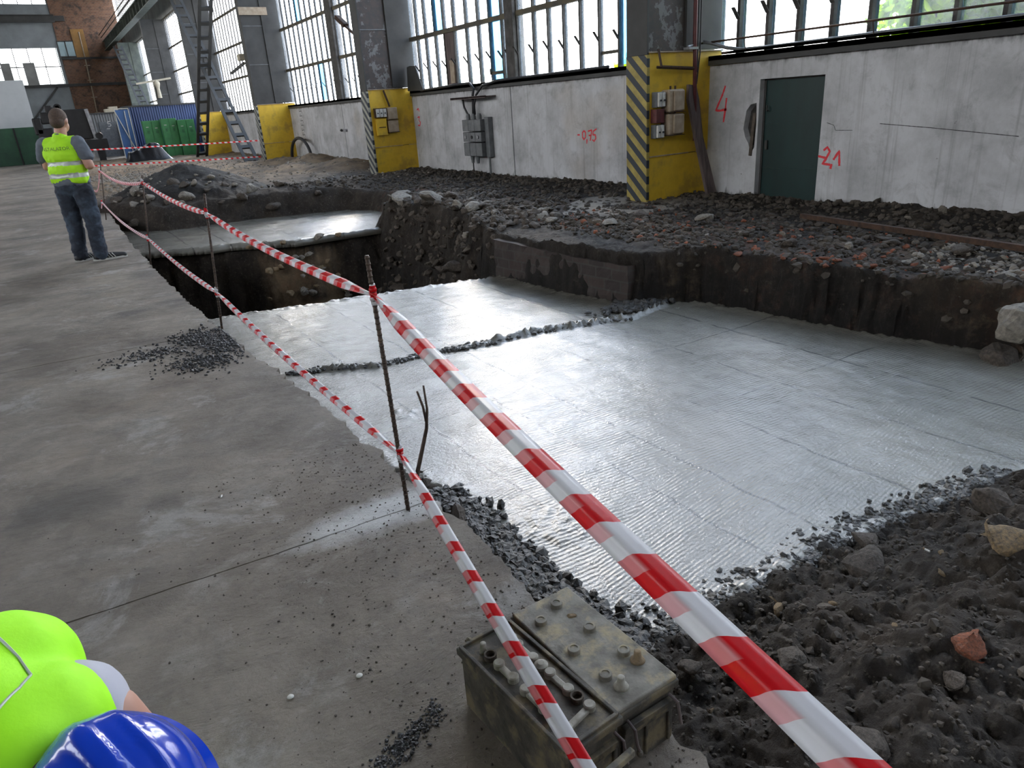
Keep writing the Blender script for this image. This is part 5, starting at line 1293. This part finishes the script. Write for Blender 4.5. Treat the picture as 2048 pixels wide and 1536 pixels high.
# small litter on the floor
def butt(x, y, a, label, z=.004, w=M['white_plastic']):
    d = Vector((math.cos(a), math.sin(a), 0)); o = empty('cigarette_end', (x, y, z)); tag(o, label, 'cigarette end')
    MB().tube([d * -.014, d * .006], .0038, 8).build('paper', w, o); MB().tube([d * .006, d * .014], .0039, 8).build('filter', M['stone_ochre'], o)
butt(.32, 3.04, 1.2, 'cigarette end on the floor left of the nearest stake'); butt(2.55, 1.18, 1.5, 'cigarette end standing out white on the foreground soil', Hs(2.55, 1.18) + .02)
for x, y, lab in ((.42, 1.66, 'round white pebble on the floor, nearer the batteries'), (.23, 1.70, 'round white pebble on the floor, further from the batteries')):
    tag(MB().lathe([(.0, 0), (.007, .001), (.010, .004), (.007, .007), (0, .008)], (0, 0, 0), 12).build('white_pebble', M['white_plastic'], loc=(x, y, 0), smooth=True), lab, 'pebble')

# ------------------------------------------------------------ bodies: overlapping tapered volumes fused into one skin
def blob(name, prims, material, parent, voxel=.012, smooth=6, fac=.5):
    mb = MB()
    for p in prims:
        if p[0] == 'c':                                   # tapered capsule
            _, a, b, ra, rb = p; a, b = Vector(a), Vector(b); d = (b - a).normalized(); n = 14
            pts, rs = [], []
            for t in (-1, -.85, -.5): pts.append(a + d * ra * t); rs.append(max(ra * math.sqrt(1 - t * t), ra * .05))
            pts.append(a); rs.append(ra); pts.append(b); rs.append(rb)
            for t in (.5, .85, 1): pts.append(b + d * rb * t); rs.append(max(rb * math.sqrt(1 - t * t), rb * .05))
            mb.tube(pts, rs, n)
        else:                                             # ellipsoid: centre, radii, rotation
            _, c, rad, rot = p; R_ = rot if rot is not None else Matrix.Identity(3)
            prof = [(math.sin(PI * i / 12) * 1.0 + .001, -math.cos(PI * i / 12)) for i in range(13)]
            o = len(mb.v); tmp = MB().lathe(prof, (0, 0, 0), 18)
            mb.add([tuple(Vector(c) + R_ @ Vector((v[0] * rad[0], v[1] * rad[1], v[2] * rad[2]))) for v in tmp.v], tmp.f)
    o = mb.build(name, material, parent)
    r = o.modifiers.new('fuse', 'REMESH'); r.mode = 'VOXEL'; r.voxel_size = voxel; r.use_smooth_shade = True
    s = o.modifiers.new('smooth', 'SMOOTH'); s.iterations = smooth; s.factor = fac
    bpy.context.view_layer.update(); dg = bpy.context.evaluated_depsgraph_get()
    me = bpy.data.meshes.new_from_object(o.evaluated_get(dg)); o.modifiers.clear(); o.data = me
    if not me.materials: me.materials.append(material)
    for p in me.polygons: p.use_smooth = True
    return o
def wrinkle(o, amp, f, seed=0, axis=(1, 1, 1)):
    for v in o.data.vertices:
        n = mnoise.noise(Vector((v.co.x * f * axis[0] + seed, v.co.y * f * axis[1], v.co.z * f * axis[2])))
        n2 = 1 - abs(mnoise.noise(Vector((v.co.x * f * 2 * axis[0], v.co.y * f * 2 * axis[1] + seed, v.co.z * f * 2 * axis[2])))) * 2
        v.co += v.normal * amp * (n + .5 * n2)
def face_mat(o, test, material):
    o.data.materials.append(material); k = len(o.data.materials) - 1
    for p in o.data.polygons:
        if test(p.center): p.material_index = k

# --- standing man; local frame: +y the way he faces, x to his right
man = empty('person', (.30, 10.50, 0), math.radians(-32), 'man standing with his back turned in yellow vest and jeans, looking at a phone', 'person')
hd = Matrix.Rotation(-.32, 3, 'X')
body = blob('body', [
    ('e', (.03, .03, 1.665), (.075, .095, .118), Matrix.Rotation(-.38, 3, 'X')), ('e', (.03, .075, 1.60), (.055, .062, .075), None),
    ('e', (.03, .125, 1.625), (.014, .022, .024), None), ('e', (.03, .10, 1.575), (.03, .03, .018), None),
    ('e', (.107, .025, 1.65), (.012, .022, .034), Matrix.Rotation(-.3, 3, 'X')), ('e', (-.047, .025, 1.65), (.012, .022, .034), Matrix.Rotation(-.3, 3, 'X')),
    ('c', (.01, -.02, 1.42), (.025, .015, 1.57), .066, .060), ('e', (0, 0, 1.2), (.16, .11, .3), None),
    ('c', (.185, -.01, 1.42), (.255, -.03, 1.15), .055, .050), ('c', (.255, -.03, 1.14), (.13, .20, 1.185), .050, .032),
    ('c', (-.185, -.01, 1.42), (-.225, .0, 1.16), .052, .044), ('c', (-.225, .0, 1.15), (-.05, .22, 1.18), .043, .030),
    ('c', (.12, .20, 1.185), (.085, .245, 1.20), .032, .030), ('c', (-.05, .22, 1.18), (-.015, .25, 1.19), .032, .030),
    ('c', (.085, .25, 1.215), (.06, .285, 1.245), .012, .009), ('c', (.075, .262, 1.20), (.05, .30, 1.225), .011, .009), ('c', (.065, .265, 1.185), (.035, .30, 1.20), .011, .009),
    ('c', (.055, .26, 1.17), (.03, .29, 1.18), .010, .008), ('c', (.10, .24, 1.22), (.07, .255, 1.265), .012, .009),
    ('c', (-.015, .26, 1.20), (.01, .29, 1.225), .011, .009), ('c', (-.01, .265, 1.18), (.015, .30, 1.20), .011, .009), ('c', (-.005, .255, 1.165), (.02, .285, 1.175), .010, .008)],
    M['skin'], man, .008, 4)
hair = blob('hair', [('e', (.03, .018, 1.70), (.083, .100, .105), Matrix.Rotation(-.38, 3, 'X')), ('e', (.03, -.02, 1.645), (.074, .070, .075), None)], M['hair'], man, .008, 4)
shirt = blob('shirt', [('e', (0, 0, 1.18), (.185, .125, .30), None), ('c', (-.15, 0, 1.40), (.15, 0, 1.40), .075, .075), ('c', (.18, -.005, 1.41), (.245, -.02, 1.25), .078, .072),
    ('c', (-.18, -.005, 1.41), (-.235, 0, 1.25), .078, .072), ('c', (0, -.01, 1.40), (.01, -.01, 1.475), .09, .072), ('e', (0, 0, .97), (.195, .145, .12), None)], M['shirt_grey'], man, .010, 5)
wrinkle(shirt, .008, 11)
vest = blob('vest', [('c', (-.155, -.005, 1.405), (.155, -.005, 1.405), .078, .078), ('e', (0, -.005, 1.28), (.215, .142, .20), None), ('e', (0, -.005, 1.12), (.205, .145, .18), None),
    ('c', (-.07, -.01, 1.02), (.07, -.01, 1.02), .132, .132), ('c', (-.07, -.01, 1.10), (.07, -.01, 1.10), .132, .132), ('c', (0, -.02, 1.40), (.01, -.02, 1.47), .09, .072)], M['vest'], man, .010, 5)
# flat hem and open neck
for v in vest.data.vertices:
    if v.co.z < .955: v.co.z = .955 + .01 * math.sin(v.co.x * 25)
wrinkle(vest, .010, 9, 3)
face_mat(vest, lambda c: (1.02 < c.z < 1.07) or (1.16 < c.z < 1.205), M['reflective'])
tr = blob('trousers', [('e', (0, 0, .93), (.185, .135, .13), None), ('c', (.095, 0, .86), (.105, .02, .50), .108, .086), ('c', (.105, .02, .50), (.11, -.02, .12), .086, .074),
    ('c', (-.095, 0, .86), (-.115, .03, .50), .108, .086), ('c', (-.115, .03, .50), (-.13, -.0, .12), .086, .074), ('c', (.11, -.02, .12), (.11, -.01, .07), .07, .072), ('c', (-.13, 0, .12), (-.13, .01, .07), .07, .072)], M['jeans'], man, .010, 5)
wrinkle(tr, .012, 10, 7, (1, 1, 1.6))
for s, (x, y, a) in enumerate(((.115, .0, -.95), (-.13, .02, -.35))):
    R_ = Matrix.Rotation(a, 3, 'Z'); c = Vector((x, y, 0))
    sh = blob('shoe', [('c', c + R_ @ Vector((0, -.05, .045)), c + R_ @ Vector((0, .12, .038)), .048, .044), ('c', c + R_ @ Vector((0, .12, .035)), c + R_ @ Vector((.0, .22, .030)), .046, .034), ('c', c + R_ @ Vector((0, -.04, .05)), c + R_ @ Vector((0, -.01, .085)), .045, .045)], M['shoe'], man, .008, 4)
    for v in sh.data.vertices: v.co.z = max(v.co.z, .002)
    so = MB(); pts = []
    for t in range(20):
        an = 2 * PI * t / 20; p = R_ @ Vector((.050 * math.cos(an), .075 + .180 * math.sin(an), 0)) + c; pts.append((p.x, p.y))
    so.prism(pts, 0, .022); so.build('sole', M['white_plastic'], sh)
    st = MB()
    for k in range(3):
        a_ = c + R_ @ Vector((.048, .125 - k * .03, .026)); b_ = c + R_ @ Vector((.036, .095 - k * .03, .078)); st.bar(a_, b_, .010, .006, (0, 0, 1))
    st.build('side_stripes', M['white_plastic'], sh)
def text(name, body_, size, material, parent, loc, rot, extrude=.001):
    cu = bpy.data.curves.new(name, 'FONT'); cu.body = body_; cu.size = size; cu.align_x = 'CENTER'; cu.extrude = extrude
    t = bpy.data.objects.new(name, cu); COL.objects.link(t); bpy.context.view_layer.update()
    me = bpy.data.meshes.new_from_object(t.evaluated_get(bpy.context.evaluated_depsgraph_get())); bpy.data.objects.remove(t)
    me.materials.append(material); o = bpy.data.objects.new(name, me); COL.objects.link(o); o.parent = parent; o.location = loc; o.rotation_euler = rot; return o
man.scale = (1.10, 1.10, 1.0)
tx = text('back_print', 'INSTALATOR', .052, M['print'], man, (0, -.0, 0), (0, 0, 0), .0)
mw = tx.data
for v in mw.vertices:                                    # wrap the print on the back
    x, z = v.co.x, v.co.y; v.co = Vector((x, -.158 + .9 * x * x, 1.335 + z))
ph = MB().box(-.036, .036, -.004, .004, -.075, .075).build('phone', M['dark_rubber'], bevel=.004); 
bpy.context.view_layer.update()
ph.matrix_world = man.matrix_world @ Matrix.Translation((.035, .285, 1.235)) @ Matrix.Rotation(-.7, 4, 'X')
tag(ph, 'dark phone held in the standing man\'s hands', 'phone')

# --- stooping worker in the lower left corner, bent double with the head towards the viewer
wk = empty('person', (-.60, 1.62, 0), 0, 'person stooping in the lower left corner in bright yellow vest and pale shirt', 'person')
HC = Vector((-.118, .905, .660)); HS = .92                # helmet centre, world
o_ = Vector(wk.location)
def L(x, y, z): return Vector((x, y, z)) - o_
neck = L(-.185, 1.00, .70)
def arm(sh_, el, wr, hand):
    d = (Vector(hand) - Vector(wr)).normalized(); sd_ = d.cross(Vector((0, 0, 1))).normalized(); n_ = sd_.cross(d); w0_ = L(*wr); r = [('c', L(*sh_), L(*el), .047, .040), ('c', L(*el), w0_, .040, .027)]
    pc = w0_ + d * .05; r.append(('c', w0_, pc + d * .02, .028, .034))
    for k in range(4):
        b0 = pc + d * .03 + sd_ * (.030 - .020 * k); m0 = b0 + d * (.032 - .004 * abs(k - 1)) + n_ * -.006; r += [('c', b0, m0, .0095, .009), ('c', m0, m0 + d * .02 + n_ * -.02, .009, .008)]
    r.append(('c', w0_ + sd_ * .02, w0_ + sd_ * .05 + d * .035, .011, .009)); return r
blob('body', [('e', HC - o_ + Vector((-.02, .02, -.03)), (.08, .085, .095), None), ('e', HC - o_ + Vector((.01, -.04, -.10)), (.055, .06, .055), None), ('e', HC - o_ + Vector((.025, -.095, -.09)), (.014, .022, .016), None),
    ('c', L(-.24, 1.08, .71), L(-.13, .95, .65), .050, .050), ('c', L(-.56, 1.60, .75), L(-.30, 1.15, .68), .08, .09)] +
    arm((-.12, 1.10, .66), (-.03, 1.02, .42), (-.10, .80, .25), (-.12, .74, .20)) + arm((-.40, .98, .66), (-.48, .90, .42), (-.34, .74, .25), (-.30, .70, .20)), M['skin'], wk, .008, 4)
hr = blob('hair', [('e', HC - o_ + Vector((-.05, .045, -.015)), (.085, .085, .09), None), ('c', HC - o_ + Vector((-.05, .05, .0)), HC - o_ + Vector((-.075, .085, .02)), .08, .06)], M['hair'], wk, .008, 3)
sh = blob('shirt', [('c', L(-.60, 1.58, .74), L(-.34, 1.20, .69), .11, .13), ('c', L(-.38, 1.02, .675), L(-.165, 1.115, .675), .085, .085), ('c', L(-.165, 1.085, .650), L(-.030, 1.02, .42), .072, .074), ('c', L(-.030, 1.02, .42), L(-.075, .88, .31), .074, .060), ('c', L(-.40, 1.0, .665), L(-.46, .93, .50), .080, .068)], M['shirt_white'], wk, .010, 6)
vs_ = blob('vest', [('c', L(-.62, 1.58, .76), L(-.37, 1.20, .70), .160, .158), ('c', L(-.385, 1.04, .685), L(-.20, 1.09, .685), .098, .104), ('c', L(-.40, 1.14, .71), L(-.25, 1.21, .71), .12, .12), ('c', L(-.45, 1.30, .71), L(-.40, 1.33, .71), .15, .145), ('c', L(-.28, 1.12, .70), L(-.235, 1.05, .69), .125, .100), ('c', L(-.42, 1.36, .70), L(-.235, 1.13, .685), .155, .108), ('c', L(-.345, 1.29, .71), L(-.262, 1.16, .69), .125, .108)], M['vest2'], wk, .010, 14)
for v in vs_.data.vertices:
    n = mnoise.noise(Vector((v.co.x * 5 + v.co.y * 3, v.co.y * 11 - v.co.x * 9, 1))); v.co.z += .006 * n
cl = MB(); cpts = []
for i in range(17):
    a = PI * (-.15 + 1.3 * i / 16); cpts.append(neck + Vector((-.072 * math.cos(a) * .85, .072 * math.cos(a) * .5, .066 * math.sin(a))))
cl.tube([p + Vector((-.03, .02, -.005)) for p in cpts], .012, 8); pass
tr2 = blob('trousers', [('e', L(-.62, 1.70, .83), (.17, .17, .16), None), ('c', L(-.55, 1.74, .80), L(-.46, 1.62, .44), .095, .075), ('c', L(-.46, 1.62, .44), L(-.52, 1.76, .10), .075, .06), ('c', L(-.72, 1.68, .80), L(-.70, 1.52, .44), .095, .075), ('c', L(-.70, 1.52, .44), L(-.78, 1.68, .10), .075, .06)], M['jeans'], wk, .012, 5)
for xx, yy in ((-.52, 1.76), (-.78, 1.68)):
    s_ = blob('shoe', [('c', L(xx, yy + .02, .05), L(xx + .06, yy - .12, .045), .05, .045), ('c', L(xx + .06, yy - .12, .04), L(xx + .09, yy - .19, .035), .046, .035)], M['shoe'], wk, .010, 4)
    for v in s_.data.vertices: v.co.z = max(v.co.z, .002)
# line emblem on the back: a diamond outline following the cloth
def drape(o, x, y):
    hit, loc, nrm, idx = o.ray_cast(Vector((x, y, 1.4)) - o_, Vector((0, 0, -1))); return loc if hit else None
em = MB(); dia = [(-.255 - .12, 1.205), (-.255, 1.265 - .08), (-.235, 1.20 - .06), (-.33, 1.07)]
dia = [(-.235, 1.19), (-.205, 1.135), (-.192, 1.095), (-.205, 1.070), (-.235, 1.035)]
for i in range(len(dia) - 1):
    pp = []
    for t in range(9):
        x = dia[i][0] + (dia[i + 1][0] - dia[i][0]) * t / 8; y = dia[i][1] + (dia[i + 1][1] - dia[i][1]) * t / 8; q = drape(vs_, x, y)
        if q is not None: pp.append(q + Vector((0, 0, .001)))
    if len(pp) > 1: em.tube(pp, .0022, 6)
if em.v: em.build('back_emblem', M['reflective'], wk)
# helmet worn by the worker
hl = empty('hard_hat', HC); tag(hl, 'glossy blue hard hat on the stooping person', 'hard hat')
fwd = Vector((.38, -.85, -.45)).normalized(); upv = Vector((-.02, -.15, .95)); upv = (upv - fwd * upv.dot(fwd)).normalized(); sd = fwd.cross(upv)
RM = Matrix((fwd, -sd, upv)).transposed()      # columns: forward, left, up
def helmet_mesh():
    nu, nv = 72, 28; v = []; f = []
    for j in range(nv + 1):
        ph_ = (PI / 2) * j / nv
        for i in range(nu):
            th = 2 * PI * i / nu; cx, sy = math.cos(th), math.sin(th)
            rx, ry, rz = .142 * HS, .116 * HS, .118 * HS
            z = math.sin(ph_) ** .92; rr = math.cos(ph_) ** .80
            x, y = rx * rr * cx, ry * rr * sy
            ridge = .0055 * sstep(.020, .010, abs(y)) * sstep(.0, .35, ph_) + .004 * sstep(.010, .004, abs(abs(y) - .052)) * sstep(.25, .5, ph_) * sstep(.13, .09, abs(x))
            zz = rz * z + float(ridge)
            v.append((x * (1 + float(ridge) * 2), y, zz))
    for j in range(nv):
        for i in range(nu): f.append((j * nu + i, j * nu + (i + 1) % nu, (j + 1) * nu + (i + 1) % nu, (j + 1) * nu + i))
    f.append(tuple(nv * nu + i for i in range(nu)))
    return v, f
v, f = helmet_mesh(); mb = MB(); mb.v = [tuple(RM @ Vector(p)) for p in v]; mb.f = f
sh_ = mb.build('shell', M['helmet'], hl, smooth=True); sm = sh_.modifiers.new('thickness', 'SOLIDIFY'); sm.thickness = .003
br = MB(); nu = 72
for r_, dz in ((1.0, 0.004), (1.0, 0), (1.10, -.006), (1.10, -.010), (.99, -.004)):
    for i in range(nu):
        th = 2 * PI * i / nu; k = r_ + (.24 * max(0, math.cos(th)) ** 2.5 if r_ > 1.05 else 0)
        br.v.append(tuple(RM @ Vector((HS * .142 * k * math.cos(th), HS * .116 * (r_ + (.05 if r_ > 1.05 else 0)) * math.sin(th), dz - (.02 * max(0, math.cos(th)) ** 2 if r_ > 1.05 else 0)))))
for j in range(4):
    for i in range(nu): br.f.append((j * nu + i, j * nu + (i + 1) % nu, (j + 1) * nu + (i + 1) % nu, (j + 1) * nu + i))
br.build('brim', M['helmet'], hl, smooth=True)
# ------------------------------------------------------------ outside: yard, bushes seen through the near window
struct(MB().box(XW + .28, 60, -40, 130, -.6, -.05).build('yard', M['asphalt']))
def bush(loc, rad, n, label, seed, leaf=.10):
    rs = np.random.RandomState(seed); r = empty('bush', loc); tag(r, label, 'bush')
    d = rs.randn(n, 3); d /= np.linalg.norm(d, axis=1)[:, None]; p = d * (rs.rand(n, 1) ** .45) * np.array(rad); p[:, 2] += rad[2]
    V = []; F = []; 
    t1 = rs.randn(n, 3); t1 /= np.linalg.norm(t1, axis=1)[:, None]; t2 = np.cross(t1, rs.randn(n, 3)); t2 /= np.linalg.norm(t2, axis=1)[:, None]; nn_ = np.cross(t1, t2)
    s = leaf * (.6 + .8 * rs.rand(n))[:, None]
    for c in ((-1, 0, 0), (-.3, .42, .10), (.45, .33, .06), (1, 0, -.1), (.45, -.33, .06), (-.3, -.42, .10)):
        V.append(p + s * (t1 * c[0] + t2 * c[1] + nn_ * c[2]))
    V = np.stack(V, 1).reshape(-1, 3); F = (np.array([[0, 1, 2, 3], [0, 3, 4, 5]])[None] + 6 * np.arange(n)[:, None, None]).reshape(-1, 4)
    np_link('foliage', np_mesh('foliage', V, F), M['leaf'], r)
    st = MB()
    for k in range(7):
        a = rs.rand() * 6.28; q = Vector((math.cos(a) * rad[0] * .6, math.sin(a) * rad[1] * .6, rad[2] * 1.5)); st.tube([(0, 0, 0), q * .5 + Vector((0, 0, .2)), q], [.05, .03, .012], 6)
    st.build('stems', M['wood'], r)
    return r
bush((10.4, 5.25, -.1), (.9, 1.4, 2.2), 6000, 'bright yellow-green bush outside the near window at the right', 3)
bush((10.8, 2.4, -.1), (1.2, 1.4, 2.5), 4500, 'green bush outside the near window, at the right edge of the view', 4)
bush((10.6, 11.4, -.1), (1.0, 1.5, 1.25), 1800, 'low green bush outside the window left of the nearest column', 5)
